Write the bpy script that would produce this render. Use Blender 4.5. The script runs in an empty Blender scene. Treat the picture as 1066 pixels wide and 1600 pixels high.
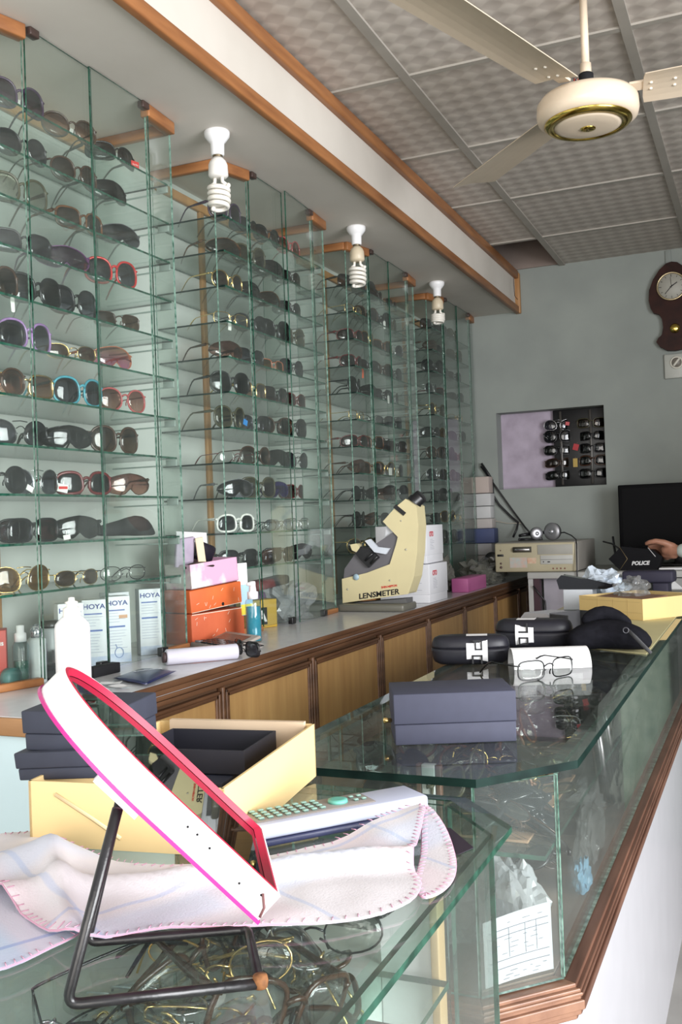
import bpy, bmesh, math, random
from mathutils import Vector, Matrix, geometry
PI = math.pi
S = bpy.context.scene
COL = S.collection
rnd = random.Random(7)

# ------------------------------------------------------------------ camera
CAMH = 1.12
cam_d = bpy.data.cameras.new('camera'); cam = bpy.data.objects.new('camera', cam_d); COL.objects.link(cam)
cam_d.sensor_fit = 'HORIZONTAL'; cam_d.sensor_width = 36; cam_d.lens = 1530/1066*36
cam_d.clip_start = .02
_r = Vector((0.91707217, 0.39709778, -0.03594412)); _u = Vector((0.03708912, 0.00479876, 0.99930044)); _b = Vector((0.39699248, -0.91776376, -0.01032719))
cam.matrix_world = Matrix(((_r.x,_u.x,_b.x,0),(_r.y,_u.y,_b.y,0),(_r.z,_u.z,_b.z,CAMH),(0,0,0,1)))
S.camera = cam
# ------------------------------------------------------------------ light, world, exposure
S.view_settings.view_transform = 'Standard'; S.view_settings.look = 'None'
S.view_settings.exposure = 0.0; S.view_settings.gamma = 1.0; S.view_settings.use_curve_mapping = False
W = bpy.data.worlds.new('sky'); S.world = W; W.use_nodes = True
W.node_tree.nodes['Background'].inputs[0].default_value = (.88, .93, 1.0, 1)
W.node_tree.nodes['Background'].inputs[1].default_value = .85
def area(name, loc, target, sx, sy, power, color):
    l = bpy.data.lights.new(name, 'AREA'); l.shape = 'RECTANGLE'; l.size = sx; l.size_y = sy; l.energy = power; l.color = color
    o = bpy.data.objects.new(name, l); COL.objects.link(o); o.location = loc
    o.rotation_euler = (Vector(target)-Vector(loc)).to_track_quat('-Z', 'Y').to_euler()
    return o
area('shopfront_daylight', (.3, -2.7, 1.25), (-.3, 2.5, 1.25), 3.2, 2.3, 125, (1.0, .945, .87))
_sd = area('street_daylight', (2.5, .25, 1.30), (-1.3, 1.8, 1.0), 2.3, 1.8, 118, (.97, .98, 1.0)); _sd.data.spread = 2.0
S.cycles.transparent_max_bounces = 64
S.cycles.max_bounces = 8
S.cycles.sample_clamp_indirect = 4.0
S.cycles.caustics_reflective = False; S.cycles.caustics_refractive = False

# ------------------------------------------------------------------ materials
MATS = {}
def nt(name):
    m = bpy.data.materials.new(name); m.use_nodes = True
    n = m.node_tree.nodes; n.clear(); out = n.new('ShaderNodeOutputMaterial')
    return m, n, m.node_tree.links, out
def c4(c): return (c[0], c[1], c[2], 1)
def M(name, col, rough=.5, metal=0, var=.06, scale=12, col2=None, bump=0, stretch=None, spec=.5, thr=None):
    """plain procedural surface: colour varied by noise"""
    if name in MATS: return MATS[name]
    m, n, l, out = nt(name)
    p = n.new('ShaderNodeBsdfPrincipled'); l.new(p.outputs[0], out.inputs[0])
    p.inputs['Roughness'].default_value = rough; p.inputs['Metallic'].default_value = metal
    p.inputs['Specular IOR Level'].default_value = spec
    tc = n.new('ShaderNodeTexCoord'); no = n.new('ShaderNodeTexNoise'); no.inputs['Scale'].default_value = scale; no.inputs['Detail'].default_value = 4
    src = tc.outputs['Object']
    if stretch:
        mp = n.new('ShaderNodeMapping'); mp.inputs['Scale'].default_value = stretch; l.new(src, mp.inputs[0]); src = mp.outputs[0]
    l.new(src, no.inputs['Vector'])
    r = n.new('ShaderNodeValToRGB'); l.new(no.outputs[0], r.inputs[0])
    a = col2 if col2 else tuple(max(0, x*(1-var)) for x in col); b = col if col2 else tuple(min(1, x*(1+var)) for x in col)
    r.color_ramp.elements[0].color = c4(a); r.color_ramp.elements[1].color = c4(b)
    if thr: r.color_ramp.elements[0].position, r.color_ramp.elements[1].position = thr
    else: r.color_ramp.elements[0].position, r.color_ramp.elements[1].position = .3, .7
    l.new(r.outputs[0], p.inputs['Base Color'])
    if bump:
        bp = n.new('ShaderNodeBump'); bp.inputs['Strength'].default_value = bump; bp.inputs['Distance'].default_value = .004
        l.new(no.outputs[0], bp.inputs['Height']); l.new(bp.outputs[0], p.inputs['Normal'])
    MATS[name] = m; return m
def schlick(n, l, f0=.04):
    lw = n.new('ShaderNodeLayerWeight'); lw.inputs[0].default_value = .5
    pw = n.new('ShaderNodeMath'); pw.operation = 'POWER'; pw.inputs[1].default_value = 5; l.new(lw.outputs['Facing'], pw.inputs[0])
    ml = n.new('ShaderNodeMath'); ml.operation = 'MULTIPLY_ADD'; ml.inputs[1].default_value = 1-f0; ml.inputs[2].default_value = f0
    l.new(pw.outputs[0], ml.inputs[0]); return ml.outputs[0]
def glass(name, tint, dust=.03, f0=.04, rough=.01, dustcol=(.6, .68, .64), grad=None, metal_col=None):
    """thin see-through sheet: tinted transparency, Fresnel reflection and a little dust"""
    if name in MATS: return MATS[name]
    m, n, l, out = nt(name)
    tr = n.new('ShaderNodeBsdfTransparent'); tr.inputs[0].default_value = c4(tint)
    if grad:
        tc = n.new('ShaderNodeTexCoord'); sp = n.new('ShaderNodeSeparateXYZ'); l.new(tc.outputs['Object'], sp.inputs[0])
        mr = n.new('ShaderNodeMapRange'); mr.inputs[1].default_value = grad[1]; mr.inputs[2].default_value = grad[2]; l.new(sp.outputs[2], mr.inputs[0])
        mx = n.new('ShaderNodeMix'); mx.data_type = 'RGBA'; l.new(mr.outputs[0], mx.inputs[0]); mx.inputs[6].default_value = c4(grad[0]); mx.inputs[7].default_value = c4(tint)
        l.new(mx.outputs[2], tr.inputs[0])
    gl = n.new('ShaderNodeBsdfGlossy'); gl.inputs['Roughness'].default_value = rough
    if metal_col: gl.inputs[0].default_value = c4(metal_col)
    m1 = n.new('ShaderNodeMixShader'); l.new(schlick(n, l, f0), m1.inputs[0]); l.new(tr.outputs[0], m1.inputs[1]); l.new(gl.outputs[0], m1.inputs[2])
    last = m1
    if dust:
        df = n.new('ShaderNodeBsdfDiffuse'); df.inputs[0].default_value = c4(dustcol)
        tc = n.new('ShaderNodeTexCoord'); no = n.new('ShaderNodeTexNoise'); no.inputs['Scale'].default_value = 9; no.inputs['Detail'].default_value = 5; l.new(tc.outputs['Object'], no.inputs['Vector'])
        mu = n.new('ShaderNodeMath'); mu.operation = 'MULTIPLY'; mu.inputs[1].default_value = dust*2; l.new(no.outputs[0], mu.inputs[0])
        m2 = n.new('ShaderNodeMixShader'); l.new(mu.outputs[0], m2.inputs[0]); l.new(m1.outputs[0], m2.inputs[1]); l.new(df.outputs[0], m2.inputs[2]); last = m2
    l.new(last.outputs[0], out.inputs[0]); MATS[name] = m; return m
def wood(name, c1, c2, axis='Z', scale=6, rough=.45):
    if name in MATS: return MATS[name]
    st = {'X': (.12, 1, 1), 'Y': (1, .12, 1), 'Z': (1, 1, .12)}[axis]
    return M(name, c1, rough, 0, col2=c2, scale=scale*6, stretch=st, bump=.08)

PANE = glass('clear_pane_glass', (.95, .975, .96), dust=.02)
SHELFG = glass('shelf_glass', (.92, .965, .945), dust=.06)
TOPG = glass('counter_top_glass', (.93, .965, .95), dust=.02, rough=.004)
CASEG = glass('showcase_side_glass', (.955, .98, .965), dust=.03)
EDGE = M('cut_glass_edge', (.03, .13, .085), .12, 0, col2=(.004, .035, .022), scale=60, spec=.9, thr=(.35, .75))
EDGEL = M('pale_cut_glass_edge', (.34, .52, .44), .15, 0, col2=(.04, .14, .10), scale=90, spec=.9, thr=(.35, .65))
EDGED = M('dark_polished_glass_edge', (.008, .025, .02), .5, 0, col2=(.002, .008, .007), scale=25, spec=.12)
ORW = wood('orange_brown_moulding', (.40, .17, .06), (.22, .085, .03), 'Y')
ORWX = wood('orange_brown_crosspiece', (.40, .17, .06), (.22, .085, .03), 'X')
BATT = wood('pale_orange_batten', (.50, .27, .11), (.36, .18, .07), 'Z')
DKW = wood('dark_brown_moulding', (.16, .075, .035), (.075, .032, .015), 'Y')
OAK = wood('light_oak_panel', (.52, .31, .12), (.40, .22, .08), 'Z', 5)
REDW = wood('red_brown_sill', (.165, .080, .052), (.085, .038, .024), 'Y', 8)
BLK = M('black_plastic', (.012, .012, .014), .35)
BLKM = M('matt_black', (.014, .014, .016), .8, spec=.2)
SLATE = M('slate_blue_card', (.032, .036, .056), .7, var=.08, scale=40)
WHT = M('white_plastic', (.85, .85, .86), .35, var=.02)
WHTM = M('white_paper', (.82, .82, .83), .8, var=.03)
LAMW = M('white_laminate', (.47, .465, .49), .3, var=.03)
GOLD = M('gold_metal', (.85, .60, .25), .2, 1)
SILV = M('silver_metal', (.70, .70, .72), .25, 1)

# ------------------------------------------------------------------ mesh building
class MB:
    def __init__(s): s.v = []; s.f = []; s.mi = []; s.sm = []
    def add(s, vs, fs, mi=0, sm=False):
        b = len(s.v); s.v += [Vector(v) for v in vs]
        for k, f in enumerate(fs):
            s.f.append(tuple(b+i for i in f)); s.mi.append(mi[k] if isinstance(mi, (list, tuple)) else mi); s.sm.append(sm)
        return s
    def box(s, a, b, mi=0, mat=None, axes=None):
        """box between corners a, b; mi may be dict axis->index"""
        x0, y0, z0 = a; x1, y1, z1 = b
        vs = [Vector(p) for p in ((x0,y0,z0),(x1,y0,z0),(x1,y1,z0),(x0,y1,z0),(x0,y0,z1),(x1,y0,z1),(x1,y1,z1),(x0,y1,z1))]
        if mat is not None: vs = [mat @ v for v in vs]
        fs = [(0,3,2,1),(4,5,6,7),(0,1,5,4),(2,3,7,6),(1,2,6,5),(3,0,4,7)]
        if isinstance(mi, dict): mi = [mi['z'],mi['z'],mi['y'],mi['y'],mi['x'],mi['x']]
        return s.add(vs, fs, mi)
    def bbox(s, a, b, bev=.003, mi=0, mat=None, seg=2):
        bm = bmesh.new(); bmesh.ops.create_cube(bm, size=1)
        for v in bm.verts: v.co = Vector([a[i]+(v.co[i]+.5)*(b[i]-a[i]) for i in range(3)])
        bmesh.ops.bevel(bm, geom=bm.edges[:], offset=bev, segments=seg, affect='EDGES', profile=.5)
        return s.bm(bm, mi, mat, True)
    def bm(s, bm, mi=0, mat=None, sm=False):
        bm.verts.index_update()
        s.add([(mat @ v.co if mat is not None else v.co.copy()) for v in bm.verts], [[v.index for v in f.verts] for f in bm.faces], mi, sm); bm.free(); return s
    def tube(s, pts, r, n=8, closed=False, mi=0, cap=True, flat=1):
        pts = [Vector(p) for p in pts]; N = len(pts)
        if not isinstance(r, (list, tuple)): r = [r]*N
        vs = []; ref = None
        for i in range(N):
            if closed: t = pts[(i+1) % N]-pts[i-1]
            else: t = pts[min(i+1, N-1)]-pts[max(i-1, 0)]
            if t.length < 1e-9: t = Vector((0, 0, 1))
            t.normalize()
            if ref is None:
                ref = Vector((0, 0, 1)) if abs(t.z) < .9 else Vector((1, 0, 0))
            a = (ref - t*ref.dot(t))
            if a.length < 1e-6: a = t.orthogonal()
            a.normalize(); ref = a; b = t.cross(a)
            for k in range(n):
                w = 2*PI*k/n; vs.append(pts[i] + (a*math.cos(w) + b*math.sin(w)*flat)*r[i])
        fs = []
        for i in range(N if closed else N-1):
            j = (i+1) % N
            for k in range(n):
                fs.append((i*n+k, i*n+(k+1) % n, j*n+(k+1) % n, j*n+k))
        if cap and not closed: fs.append(tuple(reversed(range(n)))); fs.append(tuple((N-1)*n+k for k in range(n)))
        return s.add(vs, fs, mi, True)
    def lathe(s, prof, c=(0,0,0), n=32, mi=0, mat=None, sx=1, sy=1, sm=True):
        """prof: [(r,z)...]"""
        vs = []
        for r, z in prof:
            for k in range(n): w = 2*PI*k/n; vs.append(Vector((c[0]+r*math.cos(w)*sx, c[1]+r*math.sin(w)*sy, c[2]+z)))
        if mat is not None: vs = [mat @ v for v in vs]
        fs = []
        for i in range(len(prof)-1):
            for k in range(n): fs.append((i*n+k, i*n+(k+1) % n, (i+1)*n+(k+1) % n, (i+1)*n+k))
        fs.append(tuple(reversed(range(n)))); fs.append(tuple((len(prof)-1)*n+k for k in range(n)))
        return s.add(vs, fs, mi, sm)
    def prism(s, poly, f, a, b, mi=0, side=None):
        """extrude 2-D polygon; f(u, v, w) -> 3-D point, w from a to b"""
        N = len(poly); vs = [Vector(f(p[0], p[1], a)) for p in poly]+[Vector(f(p[0], p[1], b)) for p in poly]
        s.add(vs, [tuple(range(N)), tuple(reversed(range(N, 2*N)))], mi)
        fs = [(i, i+N, (i+1) % N + N, (i+1) % N) for i in range(N)]
        return s.add(vs, fs, mi if side is None else side)
    def build(s, name, mats, parent=None, loc=None, rot=None, bevel=0, shade=None, sub=0, weld=False):
        me = bpy.data.meshes.new(name); me.from_pydata([tuple(v) for v in s.v], [], s.f)
        if not isinstance(mats, (list, tuple)): mats = [mats]
        for m in mats: me.materials.append(m)
        for p, mi, sm in zip(me.polygons, s.mi, s.sm): p.material_index = mi; p.use_smooth = sm if shade is None else shade
        bm = bmesh.new(); bm.from_mesh(me); 
        if weld: bmesh.ops.remove_doubles(bm, verts=bm.verts, dist=1e-5)
        bmesh.ops.recalc_face_normals(bm, faces=bm.faces); bm.to_mesh(me); bm.free(); me.update()
        o = bpy.data.objects.new(name, me); COL.objects.link(o)
        if parent is not None: o.parent = parent
        if loc is not None: o.location = loc
        if rot is not None: o.rotation_euler = rot
        if bevel:
            b = o.modifiers.new('bevel', 'BEVEL'); b.width = bevel; b.segments = 2; b.limit_method = 'ANGLE'; b.angle_limit = .6
        if sub:
            b = o.modifiers.new('sub', 'SUBSURF'); b.levels = b.render_levels = sub
        return o
def root(name, label, cat, loc=(0,0,0), rz=0, group=None, rot=None):
    o = bpy.data.objects.new(name, None); COL.objects.link(o); o.empty_display_size = .05
    o.location = loc; o.rotation_euler = rot if rot is not None else (0, 0, rz)
    return tag(o, label, cat, group)
def tag(o, label, cat, group=None, kind=None):
    o['label'] = label; o['category'] = cat
    if group: o['group'] = group
    if kind: o['kind'] = kind
    return o
def struct(o): o['kind'] = 'structure'; return o
def copy_tree(o, parent=None):
    c = o.copy(); COL.objects.link(c)
    if parent is not None: c.parent = parent
    for ch in list(KIDS.get(o.name, o.children)): copy_tree(ch, c)
    return c
KIDS = {}
def sbox(name, a, b, m): return struct(MB().box(a, b).build(name, m))
def text(name, s, size, m, parent, loc, xdir, ydir, ext=.0004, offset=0, shear=0, align='CENTER', spacing=1, sx=1):
    cu = bpy.data.curves.new(name, 'FONT'); cu.body = s; cu.size = size; cu.extrude = ext; cu.offset = offset; cu.shear = shear
    cu.align_x = align; cu.align_y = 'CENTER'; cu.space_character = spacing; cu.resolution_u = 3
    o = bpy.data.objects.new('tmp', cu); COL.objects.link(o)
    bpy.context.view_layer.update()
    me = bpy.data.meshes.new_from_object(o.evaluated_get(bpy.context.evaluated_depsgraph_get()))
    bpy.data.objects.remove(o); me.name = name
    X = Vector(xdir).normalized(); Yd = Vector(ydir).normalized(); Z = X.cross(Yd)
    mt = Matrix(((X.x*sx, Yd.x, Z.x, loc[0]), (X.y*sx, Yd.y, Z.y, loc[1]), (X.z*sx, Yd.z, Z.z, loc[2]), (0, 0, 0, 1)))
    me.transform(mt); me.materials.clear(); me.materials.append(m)
    ob = bpy.data.objects.new(name, me); COL.objects.link(ob)
    if parent is not None: ob.parent = parent
    return ob
def sheet(poly, hf, res, thick=.0015, zb=0):
    """cloth / paper laid over an outline: CDT triangulation with heights hf(x, y)"""
    pts = []
    n = len(poly)
    for i in range(n):
        a = Vector(poly[i]); b = Vector(poly[(i+1) % n]); k = max(1, int((b-a).length/res))
        for j in range(k): pts.append(a.lerp(b, j/k))
    nb = len(pts)
    xs = [p.x for p in pts]; ys = [p.y for p in pts]
    def inside(x, y):
        c = False
        for i in range(nb):
            p, q = pts[i], pts[i-1]
            if (p.y > y) != (q.y > y) and x < (q.x-p.x)*(y-p.y)/(q.y-p.y)+p.x: c = not c
        return c
    x = min(xs)
    inn = []
    while x < max(xs):
        y = min(ys)
        while y < max(ys):
            if inside(x, y) and min((Vector((x, y))-p).length for p in pts[:nb]) > res*.45: inn.append(Vector((x, y)))
            y += res
        x += res
    r = geometry.delaunay_2d_cdt(pts+inn, [], [list(range(nb))], 1, 1e-6)
    m = MB(); V = r[0]; N = len(V)
    vs = [Vector((v.x, v.y, hf(v.x, v.y)+zb)) for v in V]
    m.add([v+Vector((0, 0, thick)) for v in vs]+vs, [tuple(f) for f in r[2]]+[tuple(i+N for i in reversed(f)) for f in r[2]], 0, True)
    # side walls along the outline
    idx = {tuple(round(c, 6) for c in v): i for i, v in enumerate(V)}
    ring = [idx.get(tuple(round(c, 6) for c in p)) for p in pts]
    ring = [i for i in ring if i is not None]
    m.add([v+Vector((0, 0, thick)) for v in vs]+vs, [(ring[i], ring[(i+1) % len(ring)], ring[(i+1) % len(ring)]+N, ring[i]+N) for i in range(len(ring))], 0, True)
    return m, pts
# ------------------------------------------------------------------ structure
def wall_mat(name, c1, c2, scale=3):
    return M(name, c1, .75, 0, col2=c2, scale=scale, bump=.15)
BACKM = wall_mat('grey_green_distemper', (.325, .355, .33), (.26, .285, .268))
LEFTM = wall_mat('off_white_plaster', (.60, .62, .585), (.51, .53, .50))
LILAC = wall_mat('lilac_mottled_plaster', (.52, .45, .55), (.40, .34, .42), 14)
CREAM = wall_mat('cream_painted_board', (.66, .62, .56), (.58, .54, .48))
XL, YB, ZC, XR = -1.62, 5.0, 2.385, 1.75
sbox('floor', (-1.8, -2.2, -.08), (2, 5.4, 0), M('grey_floor_tile', (.30, .29, .27), .35, var=.15, scale=5))
sbox('wall_left', (XL-.15, -.3, 0), (XL, 5.15, 2.7), LEFTM)
sbox('wall_right', (XR, 2.1, 0), (XR+.15, 5.15, 2.7), wall_mat('brown_grey_plaster', (.26, .25, .23), (.20, .19, .18)))
b = MB()
n0x, n1x, n0z, n1z = -1.264, -.717, 1.259, 1.657
b.box((XL-.15, YB, 0), (n0x, YB+.2, 2.7)); b.box((n1x, YB, 0), (XR+.15, YB+.2, 2.7))
b.box((n0x, YB, 0), (n1x, YB+.2, n0z)); b.box((n0x, YB, n1z), (n1x, YB+.2, 2.7))
struct(b.build('wall_back', BACKM))
sbox('wall_niche', (n0x, YB+.10, n0z), (n1x, YB+.14, n1z), LILAC)
# ceiling: patterned lay-in tiles in a painted grid, one tile missing near the back wall
m, n, l, out = nt('embossed_ceiling_tile')
p = n.new('ShaderNodeBsdfPrincipled'); l.new(p.outputs[0], out.inputs[0]); p.inputs['Roughness'].default_value = .6
tc = n.new('ShaderNodeTexCoord'); mp = n.new('ShaderNodeMapping'); mp.inputs['Rotation'].default_value = (0, 0, PI/4); mp.inputs['Scale'].default_value = (1, 1, 1)
l.new(tc.outputs['Object'], mp.inputs[0]); sp = n.new('ShaderNodeSeparateXYZ'); l.new(mp.outputs[0], sp.inputs[0])
def sn(o, k):
    a = n.new('ShaderNodeMath'); a.operation = 'MULTIPLY'; a.inputs[1].default_value = k; l.new(o, a.inputs[0])
    c = n.new('ShaderNodeMath'); c.operation = 'SINE'; l.new(a.outputs[0], c.inputs[0]); return c.outputs[0]
q = n.new('ShaderNodeMath'); q.operation = 'MULTIPLY'; l.new(sn(sp.outputs[0], 70), q.inputs[0]); l.new(sn(sp.outputs[1], 70), q.inputs[1])
r = n.new('ShaderNodeValToRGB'); r.color_ramp.elements[0].position = .42; r.color_ramp.elements[1].position = .60
mr = n.new('ShaderNodeMapRange'); mr.inputs[1].default_value = -1; l.new(q.outputs[0], mr.inputs[0]); l.new(mr.outputs[0], r.inputs[0])
r.color_ramp.elements[0].color = (.47, .42, .375, 1); r.color_ramp.elements[1].color = (.56, .51, .455, 1)
l.new(r.outputs[0], p.inputs['Base Color'])
bp = n.new('ShaderNodeBump'); bp.inputs['Distance'].default_value = .006; bp.inputs['Strength'].default_value = .35; l.new(mr.outputs[0], bp.inputs['Height']); l.new(bp.outputs[0], p.inputs['Normal'])
TILE = m
GX = [-.893, -.285, .323, .931, 1.539]; GY = [4.455-.604*i for i in range(9)]
b = MB()
b.box((XL, -.4, ZC), (GX[0], GY[0], ZC+.02)); b.box((GX[0], -.4, ZC), (XR, YB, ZC+.02))
struct(b.build('ceiling', TILE))
b = MB(); VM = M('bare_plaster', (.30, .24, .21), .9)
b.box((XL, GY[0]-.12, ZC+.25), (GX[0]+.12, YB, ZC+.27)); b.box((GX[0]+.10, GY[0]-.12, ZC+.02), (GX[0]+.12, YB, ZC+.25)); b.box((XL, GY[0]-.12, ZC+.02), (GX[0]+.1, GY[0]-.10, ZC+.25)); b.box((XL, YB-.012, ZC+.001), (GX[0]+.1, YB-.001, ZC+.25))
struct(b.build('ceiling_void', VM))
b = MB()
for x in GX: b.box((x-.014, -.4, ZC-.008), (x+.014, YB, ZC-.0005))
struct(b.build('trim_1', M('grid_paint', (.36, .335, .295), .6)))
b = MB()
for y in GY: b.box((-1.13, y-.011, ZC-.007), (XR, y+.011, ZC-.0006))
struct(b.build('trim_2', MATS['grid_paint']))
# soffit over the cabinets
SX, SZ = -1.134, 2.17
sbox('soffit', (XL, -.4, SZ), (SX, YB, ZC-.001), CREAM)
b = MB(); b.bbox((SX-.004, -.4, SZ-.012), (SX+.018, YB-.02, SZ+.024), .004); struct(b.build('trim_3', ORW))
b = MB(); b.bbox((SX-.002, -.4, ZC-.050), (SX+.020, YB-.02, ZC-.010), .004); struct(b.build('trim_4', ORW))
b = MB(); b.bbox((SX-.004, YB-.03, SZ-.012), (SX+.024, YB, ZC-.02), .004); struct(b.build('trim_5', BATT))
b = MB(); b.tube([(SX+.021, 4.86, 2.31), (SX+.03, 4.82, 2.27), (SX+.026, 4.85, 2.22), (SX+.03, 4.89, 2.21)], .0015, 5)
tag(b.build('loose_wire', BLK), 'thin loose wire curling out of the cream soffit face near its far end', 'wire')

# ------------------------------------------------------------------ long wall counter
CZ = .808; CFX = -1.13; CY0 = 1.31
b = MB(); b.box((XL, CY0, CZ-.03), (CFX, YB-.001, CZ))
tag(b.build('countertop', M('pale_grey_laminate', (.62, .62, .64), .22, var=.04, scale=30)), 'long pale grey laminate countertop running under the glass display cabinets', 'countertop')
rt = root('base_cabinet', 'long oak-fronted base cabinet under the grey countertop along the left wall', 'cabinet', (CFX, CY0, 0))
LB = YB-CY0-.002
b = MB(); b.box((XL-CFX, .012, 0), (-.012, LB, CZ-.03)); b.build('carcass', M('dark_carcass', (.10, .05, .025), .6), rt)
b = MB(); b.box((XL-CFX, 0, 0), (-.004, .012, CZ-.034)); b.build('end_panel', M('pale_blue_laminate', (.55, .68, .72), .35, var=.02), rt)
b = MB()   # stepped moulding under the top edge
for z0, z1, d in ((CZ-.012, CZ, .006), (CZ-.024, CZ-.013, .003), (CZ-.034, CZ-.025, .005), (CZ-.046, CZ-.036, .001)):
    b.bbox((.0003, -.002, z0), (d+.0005, LB, z1), .0015)
b.build('front_moulding', DKW, rt)
b = MB(); b.bbox((XL-CFX, -.010, CZ-.032), (.004, -.0005, CZ-.001), .003); b.build('end_moulding', wood('light_brown_end_moulding', (.36, .19, .08), (.25, .12, .05), 'X'), rt)
ys = [1.33, 1.535, 1.907, 2.383, 2.889, 3.371, 3.838, 4.331, 4.796, 4.985]
for i in range(len(ys)-1):
    y0, y1 = ys[i]-CY0+.012, ys[i+1]-CY0-.012; zt = CZ-.055
    d = MB(); d.box((-.010, y0+.016, .10), (-.003, y1-.016, zt-.018)); dd = d.build('door', OAK, rt)
    f = MB()
    for k, w in ((0, .008), (.008, .009)):
        h = .004-k*.25
        f.bbox((-.012, y0+k, .08+k), (h, y0+k+w, zt-k), .002); f.bbox((-.012, y1-k-w, .08+k), (h, y1-k, zt-k), .002)
        f.bbox((-.012, y0+k, zt-k-w), (h, y1-k, zt-k), .002); f.bbox((-.012, y0+k, .08+k), (h, y1-k, .08+k+w), .002)
    f.build('door_frame', DKW, dd)
for i in range(1, len(ys)): MB().bbox((-.012, ys[i]-CY0-.006, .05), (.005, ys[i]-CY0+.006, CZ-.047), .003).build('stile', DKW, rt)

# ------------------------------------------------------------------ display cabinets
SHZ = [2.011-.1012*i for i in range(11)]
PER = .955
CABN = ['nearest', 'second nearest', 'third nearest', 'farthest']
def cabinet(k):
    """one glass display cabinet, origin at its near back corner on the countertop; local +Y along the wall"""
    r = root('display_cabinet', '', 'display cabinet', (XL, 1.472+PER*k, CZ))
    H = SZ-CZ; D = .21; F = .252; L = .69; T = .005; e = {'x': 0, 'y': 1, 'z': 1}
    XF = .255
    def pane(nm, a, b_, thin, mats, par=r, mat=None):
        mi = {c: (0 if c == thin else 1) for c in 'xyz'}
        return MB().box(a, b_, mi, mat).build(nm, mats, par)
    pane('side_panel', (.001, 0, .001), (D, T, H-.001), 'y', [PANE, EDGEL]); pane('side_panel', (.001, L-T, .001), (D+.03, L, H-.001), 'y', [PANE, EDGEL])
    # fixed strips beside the doors, slightly canted
    def strip(p, q):
        dx, dy = q[0]-p[0], q[1]-p[1]; ln = math.hypot(dx, dy); mt = Matrix.Translation((p[0], p[1], 0)) @ Matrix.Rotation(math.atan2(dy, dx)-PI/2, 4, 'Z')
        pane('fixed_strip', (-T, .0, .012), (0, ln, H-.012), 'x', [PANE, EDGEL], r, mt)
        m = MB(); m.bbox((-.014, -.004, H-.032), (.012, ln+.004, H-.001), .003, mat=mt); m.build('top_trim', ORW, r)
        m = MB(); m.bbox((-.014, 0, .0), (.008, ln, .016), .003, mat=mt); m.build('bottom_trim', ORW, r)
    strip((D+.004, .0), (XF-.006, .125)); strip((XF-.002, .562), (D+.034, L-.006))
    m = MB(); m.bbox((.0, -.008, H-.028), (D, .012, H-.001), .003); m.build('top_trim', ORWX, r)
    m = MB(); m.bbox((.0, L-.012, H-.028), (D+.02, L+.008, H-.001), .003); m.build('top_trim', ORWX, r)
    m = MB(); m.bbox((.0, .012, H-.05), (.014, L-.012, H-.022), .003); m.build('back_rail', BATT, r)
    m = MB(); m.bbox((.0, .25, .02), (.012, .275, H-.05), .002); m.build('back_batten', BATT, r)
    # doors
    pane('glass_door', (XF-.004, .128, .012), (XF, .345, H-.003), 'x', [PANE, EDGE])
    dm = Matrix.Translation((XF+.004, .560, 0)) @ Matrix.Rotation(.06 if k == 1 else 0.0, 4, 'Z')
    d2 = pane('glass_door', (-.002, -.228, .004), (.002, 0, H-.003), 'x', [PANE, EDGE], r, dm)
    for (y, z, w) in ((.135, H-.018, .028), (.535, H-.018, .028)):
        m = MB(); m.bbox((XF-.008, y, z), (XF+.010, y+w, z+.017), .002); m.build('door_clip', M('brown_clip', (.05, .03, .025), .4), r)
    for y in (.30, .54):
        m = MB(); m.bbox((XF-.007, y, .001), (XF+.009, y+.026, .022), .002); m.build('door_clip', BLK, r)
    for z in SHZ:
        z -= CZ
        m = MB(); m.box((.002, .008, z-.005), (.232, L-.008, z), {'x': 1, 'y': 2, 'z': 0}); sh = m.build('glass_shelf', [SHELFG, EDGE, EDGED], r)
        m = MB(); m.bbox((.20, L-.012, z-.022), (.232, L-.006, z-.006), .001); m.bbox((.03, L-.010, z-.022), (.20, L-.006, z-.018), .001); m.build('shelf_bracket', M('clear_bracket', (.30, .36, .33), .3), sh)
    r['label'] = ['nearest floor-lit glass display cabinet, its near side cut off by the picture edge'.replace('floor-lit ', ''),
                  'second glass display cabinet from the front, one door ajar, orange boxes beside it',
                  'third glass display cabinet from the front, standing behind the cream lensmeter',
                  'farthest glass display cabinet, next to the grey-green back wall'][k]
    r['group'] = 'glass display cabinets along the left wall'
for k in range(4): cabinet(k)
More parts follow.
